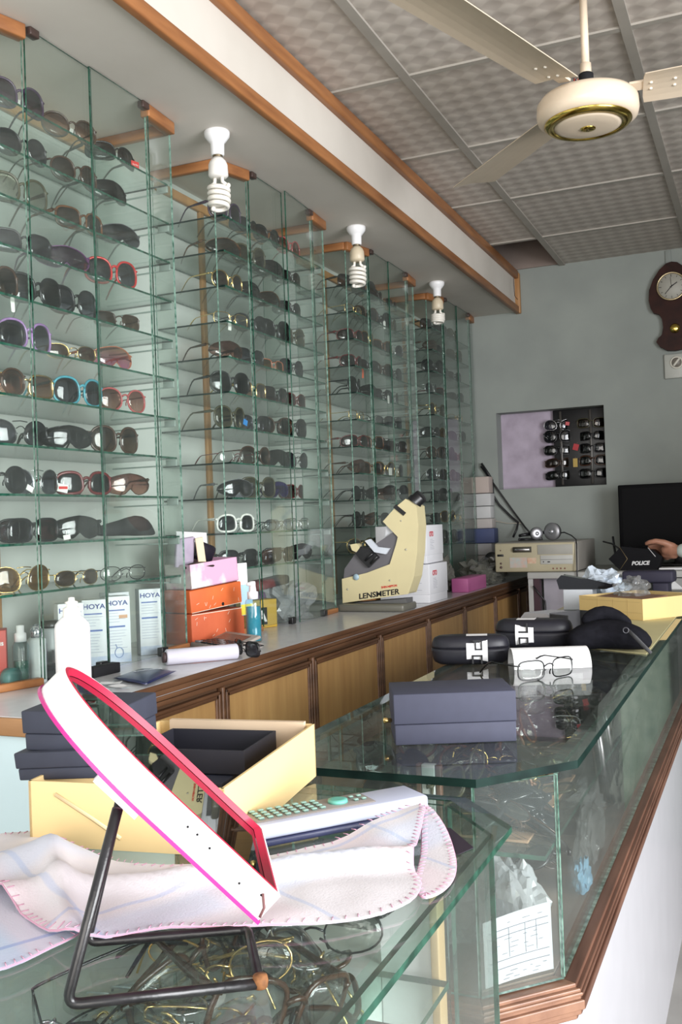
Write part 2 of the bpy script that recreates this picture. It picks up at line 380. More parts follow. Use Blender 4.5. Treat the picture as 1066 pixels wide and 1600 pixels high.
# ------------------------------------------------------------------ spectacles and sunglasses
def se(cx, cz, a, b, p, n=22, skew=0, tear=0):
    """super-ellipse lens outline in the x-z plane; tear widens the lower outer corner"""
    o = []
    for k in range(n):
        w = 2*PI*k/n; c, s = math.cos(w), math.sin(w)
        x = abs(c)**(2/p)*(1 if c > 0 else -1)*a; z = abs(s)**(2/p)*(1 if s > 0 else -1)*b
        x += -tear*a*(z/b)*.5*(1 if x > 0 else -.4); z += skew*x
        if tear and x < 0 and z < 0: z *= 1-.25*tear*abs(x/a)
        o.append((cx+x, cz+z))
    return o
LENSC = {  # (upper colour, lower colour)
 'black': ((.012,.012,.014), (.02,.02,.024)), 'grey': ((.03,.03,.04), (.09,.09,.11)), 'greygrad': ((.03,.03,.045), (.20,.20,.24)),
 'brown': ((.05,.026,.014), (.12,.065,.035)), 'browngrad': ((.10,.05,.035), (.40,.25,.18)), 'purple': ((.045,.018,.06), (.17,.08,.16)),
 'plum': ((.03,.018,.03), (.09,.05,.08)), 'pink': ((.55,.33,.22), (.70,.22,.38)), 'rose': ((.20,.075,.06), (.48,.26,.20)), 'clear': ((.80,.82,.80), (.85,.87,.85)),
 'olive': ((.10,.085,.04), (.16,.14,.08)), 'amber': ((.16,.08,.02), (.36,.19,.06)), 'blueclear': ((.30,.36,.48), (.70,.74,.78)), 'mirror': ((.05,.03,.28), (.10,.04,.34)),
 'maroon': ((.035,.01,.012), (.09,.03,.03)), 'pale': ((.42,.42,.34), (.62,.62,.55))}
FRC = {'black': (.010,.010,.012), 'brown': (.05,.022,.012), 'gold': None, 'silver': None, 'tortoise': (.11,.04,.012), 'purple': (.045,.02,.055), 'red': (.48,.012,.012), 'lilac': (.30,.17,.38),
 'turquoise': (.06,.30,.38), 'darkred': (.12,.012,.014), 'orange': (.50,.16,.08), 'pinkred': (.40,.08,.08), 'white': (.80,.80,.76), 'olive': (.06,.055,.03), 'grey': (.10,.10,.11), 'magenta': (.17,.05,.18)}
def fmat(c):
    if c == 'gold': return GOLD
    if c == 'silver': return SILV
    return M('frame_'+c, FRC[c], .18, var=.25 if c != 'tortoise' else .8, scale=70)
def lmat(c, h):
    a, b_ = LENSC[c]; q = lambda t: tuple(x**.5 for x in t)
    dark = max(a) < .3
    return glass('lens_'+c, q(a), dust=.007 if dark else .01, f0=.10 if c == 'mirror' else .06, rough=.015, dustcol=tuple(min(1, x*2+.02) for x in b_), grad=(q(b_), h*.15, h*.85), metal_col=(.35, .18, 1) if c == 'mirror' else None)
# style: (lens half width, half height, exponent, tear, skew, half gap, tube radius, temple kind, curve)
STY = {'aviator': (.031,.0265,2.3,.35,0,.009,.0011,'wire',3.0), 'round': (.031,.027,2.15,0,0,.009,.0024,'thin',2.4), 'oversize': (.032,.0305,2.5,.12,0,.007,.0030,'wide',2.8),
 'square': (.031,.0235,3.4,.1,0,.009,.0026,'wide',2.6), 'wrap': (.034,.022,2.9,.25,.10,.005,.0020,'wide',5.0), 'rect': (.028,.018,3.6,.05,0,.010,.0013,'wire',2.0),
 'oval': (.027,.017,2.3,0,0,.011,.0010,'wire',2.2), 'wayfarer': (.031,.0245,2.9,.25,.05,.009,.0036,'wide',2.2), 'shield': (.067,.027,3.0,0,0,0,.0012,'wide',4.6), 'rimless': (.028,.018,3.2,.1,0,.009,0,'wire',2.2)}
PROTO = {}
def spectacle_meshes(style, fc, lc, folded=False):
    key = (style, fc, lc, folded)
    if key in PROTO: return PROTO[key]
    a, b, p, tear, skew, gap, tr, tk, cv = STY[style]
    cz = b+max(tr, .001)+.0008; H = 2*b
    yc = lambda x: cv*x*x
    P = lambda x, z, dy=0: Vector((x, yc(x)+dy, z))
    fr = MB(); lenses = []
    if style == 'shield':
        out = []
        n = 44
        for k in range(n):
            w = 2*PI*k/n; c, s = math.cos(w), math.sin(w)
            x = abs(c)**(2/2.6)*(1 if c > 0 else -1)*a; z = abs(s)**(2/2.6)*(1 if s > 0 else -1)*b
            if z < 0: z *= 1-.62*math.exp(-(x/.012)**2)
            z -= .10*abs(x)**1.0*(1 if z > 0 else -.5)
            out.append((x, cz+z))
        outs = [out]
    else:
        L = se(-(gap+a), cz, a, b, p, 22, skew, tear); outs = [L, [(-x, z) for x, z in reversed(L)]]
    hx = (2*a+gap) if style != 'shield' else a
    for o_ in outs:
        cx = sum(q[0] for q in o_)/len(o_); czz = sum(q[1] for q in o_)/len(o_); n = len(o_)
        m = MB(); rings = [1, .66, .33]
        vs = []
        for side in (0, .0016):
            for rr in rings: vs += [P(cx+(x-cx)*rr, czz+(z-czz)*rr, -.0022*(1-rr*rr)+side) for x, z in o_]
            vs.append(P(cx, czz, -.0022+side))
        N = n*len(rings)+1; fs = []
        for s_ in (0, 1):
            o0 = s_*N
            for i in range(len(rings)-1):
                for k in range(n):
                    f = (o0+i*n+k, o0+i*n+(k+1) % n, o0+(i+1)*n+(k+1) % n, o0+(i+1)*n+k); fs.append(f)
            for k in range(n): fs.append((o0+(len(rings)-1)*n+k, o0+(len(rings)-1)*n+(k+1) % n, o0+N-1))
        for k in range(n): fs.append((k, (k+1) % n, N+(k+1) % n, N+k))
        m.add(vs, fs, 0, True); lenses.append(m)
        if tr > 0: fr.tube([P(x, z, .0006) for x, z in o_], tr, 6, True, flat=.8 if tk == 'wide' else 1)
    if style != 'shield':
        rr = max(tr, .0011)
        zb = cz+b*.30
        fr.tube([P(-gap-.001, zb, -.0005), P(-gap*.5, zb+.004, -.0025), P(0, zb+.005, -.003), P(gap*.5, zb+.004, -.0025), P(gap+.001, zb, -.0005)], rr, 6)
        if style == 'aviator': fr.tube([P(-gap-.008, cz+b*.86), P(0, cz+b*.92, -.001), P(gap+.008, cz+b*.86)], rr, 6)
    for sx in (-1, 1):
        fr.tube([P(sx*.006, cz-.001, .001), Vector((sx*.0085, yc(.008)+.007, cz-.006)), Vector((sx*.0095, yc(.008)+.008, cz-.012))], .0013, 5)
    zt = cz+b*(.55 if style in ('aviator', 'oval', 'rimless', 'rect', 'round') else .5)
    temples = []
    for sx in (-1, 1):
        y0 = yc(hx); m = MB()
        fr.tube([P(sx*(hx-.004), zt, .0005), Vector((sx*(hx+.002), y0+.001, zt)), Vector((sx*(hx+.003), y0+.006, zt))], max(tr, .0013), 6)
        if folded:
            pts = [Vector((sx*(hx+.002-t*.125), y0+.006+.006*math.sin(t*3)+(.004 if sx > 0 else 0), zt-.012*max(0, t-.7)/.3-t*.002)) for t in [i/8 for i in range(9)]]
        else:
            pts = []
            for i in range(11):
                t = i/10; z = zt if t < .62 else zt-(zt-.003)*((t-.62)/.38)**1.35
                pts.append(Vector((sx*(hx+.003-.010*t*t), y0+.006+t*.122, z)))
        if tk == 'wire':
            m.tube(pts, [.0012]*7+[.0017, .002, .002, .0015][:len(pts)-7], 6)
        else:
            h0 = .0085 if tk == 'wide' else .004
            rs = [h0*(1-.55*min(1, i/6)) for i in range(len(pts))]
            vs = []; 
            for q, r_ in zip(pts, rs):
                th = .0014
                vs += [q+Vector((-th, 0, -r_*.5)), q+Vector((th, 0, -r_*.5)), q+Vector((th, 0, r_*.5)), q+Vector((-th, 0, r_*.5))]
            fs = [(0, 1, 2, 3)]+[tuple(4*(len(pts)-1)+k for k in (3, 2, 1, 0))]
            for i in range(len(pts)-1):
                for k in range(4): fs.append((4*i+k, 4*i+(k+1) % 4, 4*i+4+(k+1) % 4, 4*i+4+k))
            m.add(vs, fs, 0, True)
        temples.append(m)
    # keep everything resting on z = 0
    allz = min(v.z for m in [fr]+lenses+temples for v in m.v)
    for m in [fr]+lenses+temples:
        for v in m.v: v.z -= allz
    FM, LM = fmat(fc), lmat(lc, 2*cz)
    res = []
    for nm, m, mt in [('frame', fr, FM)]+[('lens', q, LM) for q in lenses]+[('temple', q, FM) for q in temples]:
        o = m.build(nm, mt); me = o.data; bpy.data.objects.remove(o); res.append((nm, me))
    PROTO[key] = res; return res
def spectacles(name, label, cat, style, fc, lc, loc, rz, group, folded=False, rot=None, tagmat=None, tagpos=None):
    r = root(name, label, cat, loc, rz, group, rot)
    for nm, me in spectacle_meshes(style, fc, lc, folded):
        o = bpy.data.objects.new(nm, me); COL.objects.link(o); o.parent = r
    return r
TAGW = M('white_tag_paper', (.78, .78, .74), .7, var=.03)
def price_tag(par, x, z, w=.016, h=.014, m=TAGW, tilt=.2, y=-.006, shape='rect'):
    b = MB(); mt = Matrix.Translation((x, y, z)) @ Matrix.Rotation(tilt, 4, 'Y')
    if shape == 'rect': b.box((-w/2, -.0004, -h/2), (w/2, .0004, h/2), mat=mt)
    else: b.prism([(w/2*math.cos(t*PI/6), (h/2-w/2)*(1 if math.sin(t*PI/6) >= 0 else -1)+w/2*math.sin(t*PI/6)) for t in range(12)], lambda u, v, w_: mt @ Vector((u, w_, v)), -.0004, .0004)
    b.tube([mt @ Vector((0, 0, h/2)), mt @ Vector((.002, .002, h/2+.008))], .0004, 4)
    o = b.build('price_tag', m, par); o['label'] = 'small hanging price tag'; return o
# looks: style, frame colour, lens colour, words
LK = {
 'dkplum': ('oversize','purple','plum','dark plum oversized'), 'brnrnd': ('round','brown','browngrad','round brown gradient'), 'blkwrap': ('wrap','black','black','black wraparound'),
 'blkrnd': ('round','black','grey','black round'), 'brnov': ('round','brown','brown','brown round'), 'pale': ('oversize','olive','pale','pale smoky'), 'tort': ('square','tortoise','brown','tortoiseshell square'),
 'greywin': ('shield','grey','grey','grey shield'), 'blksq': ('square','black','greygrad','black square'), 'mag': ('shield','magenta','purple','magenta shield'), 'red': ('aviator2','red','grey','red-framed'),
 'blkbig': ('oversize','black','black','big black'), 'blkgrad': ('oversize','black','greygrad','black gradient'), 'brnrect': ('rect','brown','brown','small brown rectangular'), 'lilac': ('oversize','lilac','greygrad','lilac-framed'),
 'thinbrn': ('oval','gold','brown','thin gold-framed brown'), 'pinksh': ('shield','orange','pink','pink and orange clear shield'), 'brnrec2': ('square','gold','browngrad','gold-rimmed brown'), 'turq': ('oversize','turquoise','grey','turquoise-framed'),
 'rose': ('round','pinkred','rose','rose-brown gradient'), 'avi': ('aviator','black','grey','dark aviator'), 'blksh': ('shield','black','black','black shield'), 'brnlarge': ('oversize','brown','brown','large brown'),
 'greyavi': ('aviator','silver','greygrad','silver grey-gradient'), 'redway': ('wayfarer','darkred','black','dark red wayfarer-shaped'), 'brnless': ('shield','brown','rose','brown rimless shield'), 'dkbrn': ('square','black','maroon','black-framed maroon'),
 'goldrnd': ('round','gold','brown','round gold-rimmed brown'), 'amber': ('aviator','gold','amber','amber gold-rimmed'), 'wire': ('oval','black','clear','thin black clear'), 'goldcl': ('rect','gold','clear','gold clear'),
 'mirror': ('shield','grey','mirror','violet mirrored'), 'white': ('wayfarer','white','grey','white-framed'), 'blueclr': ('rimless','silver','blueclear','pale blue rimless'), 'olive': ('oversize','olive','olive','big olive'),
 'rimred': ('rimless','darkred','clear','clear rimless red-armed'), 'redbrn': ('wrap','darkred','maroon','dark red wraparound'), 'silvcl': ('rect','silver','clear','silver clear'), 'blkrect': ('rect','black','grey','thin black rectangular'),
 'orgthin': ('rect','orange','amber','thin orange'), 'upt': ('shield','tortoise','brown','tortoiseshell shield')}
LK['red'] = ('oversize','red','grey','red-framed')
ORD = ['first','second','third','fourth','fifth','sixth','seventh','eighth','ninth','tenth','eleventh']
ROW1 = [[(1.639,'dkplum'),(1.812,'brnrnd'),(1.975,'blkwrap')], [(1.644,'blkrnd'),(1.822,'brnov'),(1.959,'blksh')], [(1.63,'pale'),(1.839,'tort'),(1.979,'greywin')],
 [(1.637,'blksq'),(1.777,'mag'),(1.949,'red')], [(1.513,'brnlarge'),(1.669,'blkbig'),(1.80,'blkgrad'),(1.961,'brnrect')], [(1.509,'blksq'),(1.645,'lilac'),(1.785,'thinbrn'),(1.943,'pinksh')],
 [(1.50,'brnrnd'),(1.622,'brnrec2'),(1.809,'turq'),(1.967,'rose')], [(1.606,'avi'),(1.765,'blksh'),(1.937,'brnlarge')], [(1.50,'blkrnd'),(1.650,'greyavi'),(1.813,'redway'),(1.985,'brnless')],
 [(1.51,'blksq'),(1.63,'dkbrn'),(1.78,'blksh')], [(1.60,'amber'),(1.777,'thinbrn'),(1.944,'wire')]]
ROW2 = [['dkplum','blkwrap','blkrnd','rose'], ['upt','olive','blksh','blkwrap'], ['goldrnd','blksh','upt','blkwrap'], ['goldcl','blkrnd','blkbig','olive'],
 ['brnless','blksq','orgthin','blkrnd'], ['blkbig','brnrec2','dkbrn','redbrn'], ['olive','blksq','brnov','blkbig'], ['rimred','brnov','blksh','avi'],
 ['greywin','olive','mirror','redbrn'], ['white','wire','blueclr','silvcl'], ['blksq','blkrect','blkwrap','blksh']]
Y2 = [[2.53,2.66,2.80,2.93+.02]]*11
DARK = ['blkwrap','blksh','blksq','blkbig','brnov','dkbrn','olive','avi','wire','redbrn','blkrnd','tort','blkgrad','brnless','blkrect','goldcl','greyavi','goldrnd','amber']
SXG = -1.412
def shelf_glasses(cab, i, j, y, look, cname):
    st, fc, lc, words = LK[look]
    ang = PI/2 - rnd.uniform(.10, .42) if cab < 2 else PI/2-rnd.uniform(-.1, .5)
    rl = f'{words} sunglasses, {ORD[j]} from left on {ORD[i]} shelf down, {cname} cabinet'
    if lc == 'clear': rl = rl.replace('sunglasses', 'spectacles')
    return spectacles('sunglasses' if lc != 'clear' else 'spectacles', rl, 'sunglasses' if lc != 'clear' else 'spectacles', st, fc, lc, (SXG+rnd.uniform(-.006, .004), y, SHZ[i]+.0003), ang, f'eyewear on the shelves of the {cname} display cabinet')
for i, row in enumerate(ROW1):
    for j, (y, lk) in enumerate(row):
        if y < 1.545: y = 1.545-.0
        o = shelf_glasses(0, i, j, y, lk, CABN[0])
        if (i, j) == (4, 1): price_tag(o, -.075, -.012, .010, .032, tilt=-.05, shape='oval', y=-.012)
        if (i, j) == (8, 1): price_tag(o, -.026, .012, .018, .012, tilt=.45, y=-.004)
        if (i, j) == (8, 2):
            t_ = price_tag(o, -.062, .016, .026, .018, tilt=.2, y=-.002)
            MB().box((-.072, -.0032, .014), (-.050, -.0027, .020)).build('tag_stripe', M('red_print', (.6, .02, .02), .6), t_)
        if (i, j) == (9, 2): price_tag(o, -.035, .008, .017, .011, tilt=-.15, y=-.004)
        if (i, j) == (0, 2):
            t_ = price_tag(o, .052, .010, .024, .017, M('red_label', (.62, .03, .03), .5), 0, y=-.004)
            text('tag_lettering', 'Ray-Ban', .0055, TAGW, t_, (.052, -.0048, .010), (1, 0, 0), (0, 0, 1), .0001, shear=.3)
for i, row in enumerate(ROW2):
    for j, lk in enumerate(row):
        y = [2.51, 2.645, 2.785, 2.925][j]+rnd.uniform(-.008, .008)
        if i == 9 and j == 0: y = 2.50
        o = shelf_glasses(1, i, j, y, lk, CABN[1])
        if (i, j) == (6, 0): price_tag(o, .055, .022, .020, .017, M('blue_label', (.02, .22, .60), .5), .3, y=-.002)
        if (i, j) == (3, 0): price_tag(o, -.02, -.002, .012, .03, y=-.008, tilt=.1)
for cab in (2, 3):
    for i in range(11):
        ns = [.085, .225, .37, .505] if cab == 2 else [.09, .27, .46]
        for j, dy in enumerate(ns):
            lk = rnd.choice(DARK)
            y = 1.472+PER*cab+dy+rnd.uniform(-.012, .012)
            if cab == 2 and (i, j) == (3, 0): lk = 'redbrn'
            o = shelf_glasses(cab, i, j, y, lk, CABN[cab])
            if cab == 2 and (i, j) in ((1, 2), (4, 2)): price_tag(o, -.01, .005, .013, .034, tilt=0, y=-.03, shape='oval')
            if cab == 2 and (i, j) == (7, 2): price_tag(o, -.01, .015, .022, .03, y=-.03, tilt=0)
            if cab == 2 and (i, j) == (3, 1): price_tag(o, -.05, -.012, .009, .03, M('orange_label', (.65, .12, .05), .6), .1, y=-.01)
# ------------------------------------------------------------------ lamps and fan
def cfl(y, zb, lab, body):
    r = root('energy_saving_lamp', lab, 'lamp', (-1.30, y, SZ), 0, 'spiral lamps under the soffit')
    MB().lathe([(.004,0),(.0335,0),(.0345,-.004),(.033,-.014),(.024,-.026),(.0185,-.032),(.0175,-.062),(.016,-.064),(.004,-.064)], n=28).build('lamp_holder', WHT, r)
    MB().lathe([(.0135,-.062),(.0135,-.070)], n=20).build('bayonet_cap', M('dull_brass', (.2, .16, .1), .4, .8), r)
    MB().lathe([(.004,-.070),(.013,-.070),(.0215,-.080),(.0255,-.090),(.0265,-.118),(.021,-.124),(.004,-.124)], n=28).build('ballast_body', body, r)
    b = MB()
    for s in (-1, 1): b.tube([(s*.011, 0, -.122), (s*.012, 0, -.136), (s*.020, .004*s, -.143)], .0052, 8)
    pts = []
    z1 = zb-SZ+.008
    for i in range(100):
        t = i/99; w = t*4.6*2*PI; rr = .0255 if t < .8 else .0255*(1-.35*(t-.8)/.2)
        pts.append((rr*math.cos(w+.4), rr*math.sin(w+.4), -.143+(z1+.143)*t))
    b.tube(pts, .0062, 8)
    b.build('spiral_tube', M('lamp_tube_white', (.80, .77, .70), .3, var=.02), r)
BW, BC = M('ballast_white', (.78, .76, .72), .35), M('ballast_aged_cream', (.62, .53, .38), .4)
cfl(2.265, 1.954, 'white spiral energy-saving lamp under the soffit, nearest and largest of the three', BW)
cfl(3.232, 1.950, 'middle spiral lamp of three under the soffit, cream ballast body', BC)
cfl(4.168, 1.980, 'farthest spiral lamp under the soffit, aged yellowish body', BC)

FANM = M('cream_enamel', (.72, .60, .46), .3, var=.03); FANB = M('cream_blade_enamel', (.60, .50, .38), .4, var=.04)
BRASS = M('polished_brass', (.65, .48, .12), .18, 1, var=.3, scale=30)
fx, fy, fz = -.362, 2.445, 2.098
fan = root('ceiling_fan', 'cream three-blade ceiling fan with brass ring hanging from the tiled ceiling', 'fan', (fx, fy, fz))
MB().lathe([(.01,.054),(.048,.054),(.081,.050),(.111,.038),(.121,.025),(.1225,.0),(.119,-.013),(.108,-.021),(.099,-.0225),(.01,-.0225)], n=56).build('motor_housing', FANM, fan)
MB().lathe([(.080,-.021),(.1045,-.020),(.105,-.0245),(.097,-.031),(.082,-.032),(.080,-.024)], n=56).build('brass_ring', BRASS, fan)
MB().lathe([(.002,-.020),(.0825,-.020),(.082,-.030),(.070,-.034),(.04,-.0365),(.002,-.037)], n=56).build('bottom_cover', FANM, fan)
hb = MB().lathe([(.002,-.036),(.0185,-.036),(.018,-.039),(.012,-.041),(.002,-.041)], n=28).build('brass_badge', BRASS, fan)
text('badge_letter', 'P', .016, M('dark_engraving', (.05, .035, .01), .5), hb, (0, 0, -.0415), (.917, .397, 0), (-.397, .917, 0), .0004)
MB().lathe([(.0095,.115),(.0095,ZC-fz-.002)], n=18).build('down_rod', FANM, fan)
MB().lathe([(.006,.048),(.016,.048),(.0165,.085),(.0135,.10),(.0135,.122),(.006,.124)], n=20).build('rod_coupling', FANM, fan)
MB().lathe([(.0165,.074),(.0180,.076),(.0178,.096),(.0155,.098)], n=20).build('black_tape', BLKM, fan)
for kk, (cn, cc) in enumerate((('red', (.45, .05, .03)), ('brown', (.12, .06, .04)), ('dark', (.03, .02, .03)), ('grey', (.25, .22, .2)))):
    b = MB(); pts = []
    for i in range(26):
        w = i*.9+kk*2; pts.append((-.016-.012*abs(math.sin(i*1.3+kk)), -.010+.012*math.cos(w), .062+.022*math.sin(w*.7+kk)))
    b.tube(pts, .0013, 5); b.build('wire', M('wire_'+cn, cc, .5), fan)
for ang in (129, 249, 9):
    a = math.radians(ang); mt = Matrix.Translation((0, 0, .046)) @ Matrix.Rotation(a, 4, 'Z') @ Matrix.Rotation(math.radians(-2.6), 4, 'Y') @ Matrix.Rotation(math.radians(-11), 4, 'X')
    b = MB(); b.box((.10, -.016, -.003), (.165, .016, .003), mat=mt); b.build('blade_bracket', FANM, fan)
    out = []
    for i in range(11):
        t = i/10; out.append((.135+.56*t, .058+.014*t**.8))
    prof = [(.132, .038)]+out+[(.708, .056), (.713, .030)]
    poly = prof+[(x, -y) for x, y in reversed(prof)]
    b = MB(); top = []; N = len(poly)
    def cam_(x, y): return mt @ Vector((x, y, -.006*(y/.06)**2*1.0-.003))
    xs = [p[0] for p in prof]; vs = []; nn = 7
    for x, h in prof:
        for k in range(nn): y = -h+2*h*k/(nn-1); vs.append(cam_(x, y))
    vs2 = [v+(mt.to_3x3() @ Vector((0, 0, -.0022))) for v in vs]; n_ = len(vs); fs = []
    R_ = len(prof)
    for i in range(R_-1):
        for k in range(nn-1):
            q = (i*nn+k, i*nn+k+1, (i+1)*nn+k+1, (i+1)*nn+k); fs.append(q); fs.append(tuple(n_+j for j in reversed(q)))
    bd = [i*nn for i in range(R_)]+[(R_-1)*nn+k for k in range(1, nn)]+[i*nn+nn-1 for i in range(R_-2, -1, -1)]+[k for k in range(nn-2, 0, -1)]
    for i in range(len(bd)): j = (i+1) % len(bd); fs.append((bd[i], bd[j], bd[j]+n_, bd[i]+n_))
    b.add(vs+vs2, fs, 0, False); bl = b.build('blade', FANB, fan)
    b = MB()
    for (x, y) in ((.150, -.012), (.150, .012), (.205, -.012), (.205, .014)):
        b.lathe([(.001,-.0045),(.0045,-.0045),(.0035,-.0072),(.001,-.0076)], n=10, mat=mt @ Matrix.Translation((x, y, -.0008)))
    b.build('rivets', M('pale_rivet', (.8, .75, .65), .3), bl)

# ------------------------------------------------------------------ clock, fan regulator, cables on the back wall
CLW = M('dark_clock_wood', (.040, .012, .008), .5, col2=(.018, .006, .005), scale=20, spec=.2)
ck = root('wall_clock', 'dark carved wooden wall clock with round white dial on the back wall', 'clock', (-.368, YB-.001, 1.88))
half = [(.0,.008),(.035,.012),(.068,.032),(.084,.058),(.074,.076),(.057,.090),(.050,.125),(.053,.165),(.066,.190),(.092,.200),(.104,.222),(.112,.262),(.108,.312),(.088,.362),(.058,.405),(.026,.432),(0,.438)]
poly = half+[(-x, z) for x, z in reversed(half[1:-1])]
b = MB(); b.prism(poly, lambda u, v, w: (u, w, v), -.030, 0); b.build('case', CLW, ck, bevel=.005)
b = MB(); R90 = Matrix.Rotation(PI/2, 4, 'X')
dc = Matrix.Translation((-.004, -.030, .318)) @ R90
MB().lathe([(.001,0),(.066,0),(.064,.004),(.001,.004)], mat=dc, n=40).build('dial', M('dial_white', (.42, .41, .36), .5, var=.02), ck)
MB().lathe([(.061,.0),(.070,.0),(.070,.008),(.066,.013),(.061,.009),(.061,.003)], mat=dc, n=40).build('bezel', M('dull_gold_bezel', (.55, .45, .28), .25, .9), ck)
hn = MB()
for k in range(12):
    w = k*PI/6; s = .052; l_ = .008 if k % 3 else .012
    hn.box((-.0012, s-l_/2, .0042), (.0012, s+l_/2, .0052), mat=dc @ Matrix.Rotation(-w, 4, 'Z'))
hn.build('hour_marks', BLK, ck)
for nm, ang, ln, wd in (('hour_hand', 58, .032, .0022), ('minute_hand', -138, .046, .0016), ('second_hand', -4, .044, .0007)):
    MB().box((-wd, -.008, .0055), (wd, ln, .0066), mat=dc @ Matrix.Rotation(-math.radians(ang), 4, 'Z')).build(nm, BLK, ck)
MB().lathe([(.001,0),(.024,0),(.022,.006),(.012,.012),(.001,.013)], mat=Matrix.Translation((.004, -.030, .115)) @ R90, n=28).build('brass_pendulum_bob', BRASS, ck)
b = MB(); b.bbox((-.030, -.006, .43), (-.002, -.001, .50), .002); b.build('hanging_strip', BACKM, ck)
rg = root('fan_regulator', 'grey switch plate with round rotary fan dial below the clock', 'switch', (-.363, YB-.001, 1.757))
MB().bbox((-.058, -.014, 0), (.058, 0, .118), .004).build('plate', M('aged_grey_plastic', (.46, .47, .43), .4), rg)
dm_ = Matrix.Translation((.0, -.014, .075)) @ R90
MB().lathe([(.024,0),(.031,0),(.031,.004),(.026,.006),(.024,.004)], mat=dm_, n=36).build('dial_ring', M('ivory_plastic', (.66, .64, .56), .4), rg)
MB().lathe([(.001,0),(.0235,0),(.022,.010),(.001,.011)], mat=dm_, n=30).build('rotary_knob', M('grey_brown_knob', (.22, .2, .17), .4), rg)
MB().bbox((-.005, -.022, .010), (.005, .022, .016), .002, mat=dm_ @ Matrix.Rotation(-.7, 4, 'Z')).build('pointer', MATS['ivory_plastic'], rg)
b = MB()
b.tube([(-1.345, 4.975, 1.40), (-1.31, 4.985, 1.34), (-1.294, 4.985, 1.31), (-1.291, 4.985, 1.23), (-1.262, 4.985, 1.18), (-1.20, 4.985, 1.115), (-1.165, 4.98, 1.085), (-1.172, 4.97, 1.05), (-1.186, 4.95, 1.012)], .0058, 8)
tag(b.build('thick_cable', BLK), 'thick black cable drooping in a bend down the back wall behind the computer', 'cable')
b = MB(); b.tube([(-1.35, 4.98, 1.385), (-1.27, 4.985, 1.265), (-1.20, 4.985, 1.16), (-1.13, 4.98, 1.06), (-1.08, 4.95, 1.008)], .0046, 8)
tag(b.build('straight_cable', BLK), 'straight black cable running diagonally down the back wall to the computer', 'cable')
b = MB(); b.tube([(-1.33, 4.985, 1.125), (-1.29, 4.98, 1.098), (-1.22, 4.98, 1.083), (-1.15, 4.98, 1.082)], .0014, 6)
tag(b.build('thin_cream_wire', M('cream_wire', (.6, .52, .42), .5)), 'thin cream wire sagging along the wall above the computer', 'wire')
b = MB(); b.tube([(-1.30, 4.93, 1.07), (-1.36, 4.90, .985)], .004, 6)
# small boxes stacked against the back wall
stk = [(.809, .115, (.40, .38, .38), 'dark grey lower carton standing in the corner behind the computer'), (.925, .060, (.46, .45, .46), 'pale grey small box on the corner stack just under the blue book'),
 (1.062, .050, (.52, .48, .46), 'beige-grey box in the corner stack, directly above the blue book'), (1.113, .062, (.60, .60, .60), 'lower of the two whitish boxes in the corner stack'), (1.177, .064, (.56, .56, .56), 'upper whitish box in the corner stack'), (1.243, .085, (.50, .42, .38), 'tan box on top of the corner stack')]
for z, h, c, lb in stk:
    dx = rnd.uniform(-.006, .006)
    b = MB(); b.bbox((-1.375+dx, 4.90, z), (-1.285+dx, 4.985, z+h-.001), .003); tag(b.build('small_carton', M('carton_%d' % int(z*1000), c, .7)), lb, 'box', 'boxes stacked in the back corner')
b = MB(); b.bbox((-1.372, 4.885, .986), (-1.268, 4.97, 1.061), .004); tag(b.build('blue_book', M('dusty_blue_cover', (.07, .09, .20), .6)), 'dusty blue book lying in the corner stack of boxes', 'book')

# ------------------------------------------------------------------ things on the grey countertop
Z = CZ+.0004
bt = root('plastic_bottle', 'plain white plastic bottle with nozzle cap standing in front of the nearest cabinet', 'bottle', (-1.222, 1.512, Z))
MB().lathe([(.002,0),(.031,0),(.033,.004),(.033,.128),(.0315,.136),(.022,.147),(.0175,.151),(.002,.151)], n=40).build('bottle_body', M('white_bottle', (.90, .90, .91), .3, var=.01), bt)
MB().lathe([(.002,.150),(.0165,.150),(.0170,.152),(.0165,.166),(.012,.168),(.0095,.170),(.0095,.174),(.0125,.176),(.0120,.178),(.0065,.180),(.0060,.186),(.002,.187)], n=32).build('nozzle_cap', M('ivory_cap', (.82, .80, .74), .35, var=.01), bt)
sp = root('spray_bottle', 'clear spray bottle of turquoise liquid on the countertop beside the calculator', 'bottle', (-1.268, 2.315, Z))
MB().lathe([(.002,0),(.0205,0),(.0220,.003),(.0215,.105),(.019,.112),(.012,.116),(.002,.116)], n=32).build('bottle_shell', glass('spray_shell', (.80, .90, .93), dust=.04, f0=.06), sp)
MB().lathe([(.002,.003),(.0190,.003),(.0195,.010),(.0190,.094),(.002,.094)], n=32).build('liquid', M('turquoise_liquid', (.01, .27, .36), .1, var=.15, scale=40), sp)
MB().lathe([(.002,.114),(.0145,.114),(.0145,.133),(.0135,.134),(.002,.134)], n=28).build('screw_collar', WHT, sp)
b = MB(); b.lathe([(.002,.133),(.0105,.133),(.0085,.150),(.0080,.161),(.002,.162)], n=20); b.bbox((-.010, -.018, .150), (.008, .006, .160), .003); b.build('pump_head', WHT, sp)
MB().tube([(0, 0, .10), (.003, .002, .05), (0, .004, .008)], .0018, 6).build('dip_tube', WHT, sp)
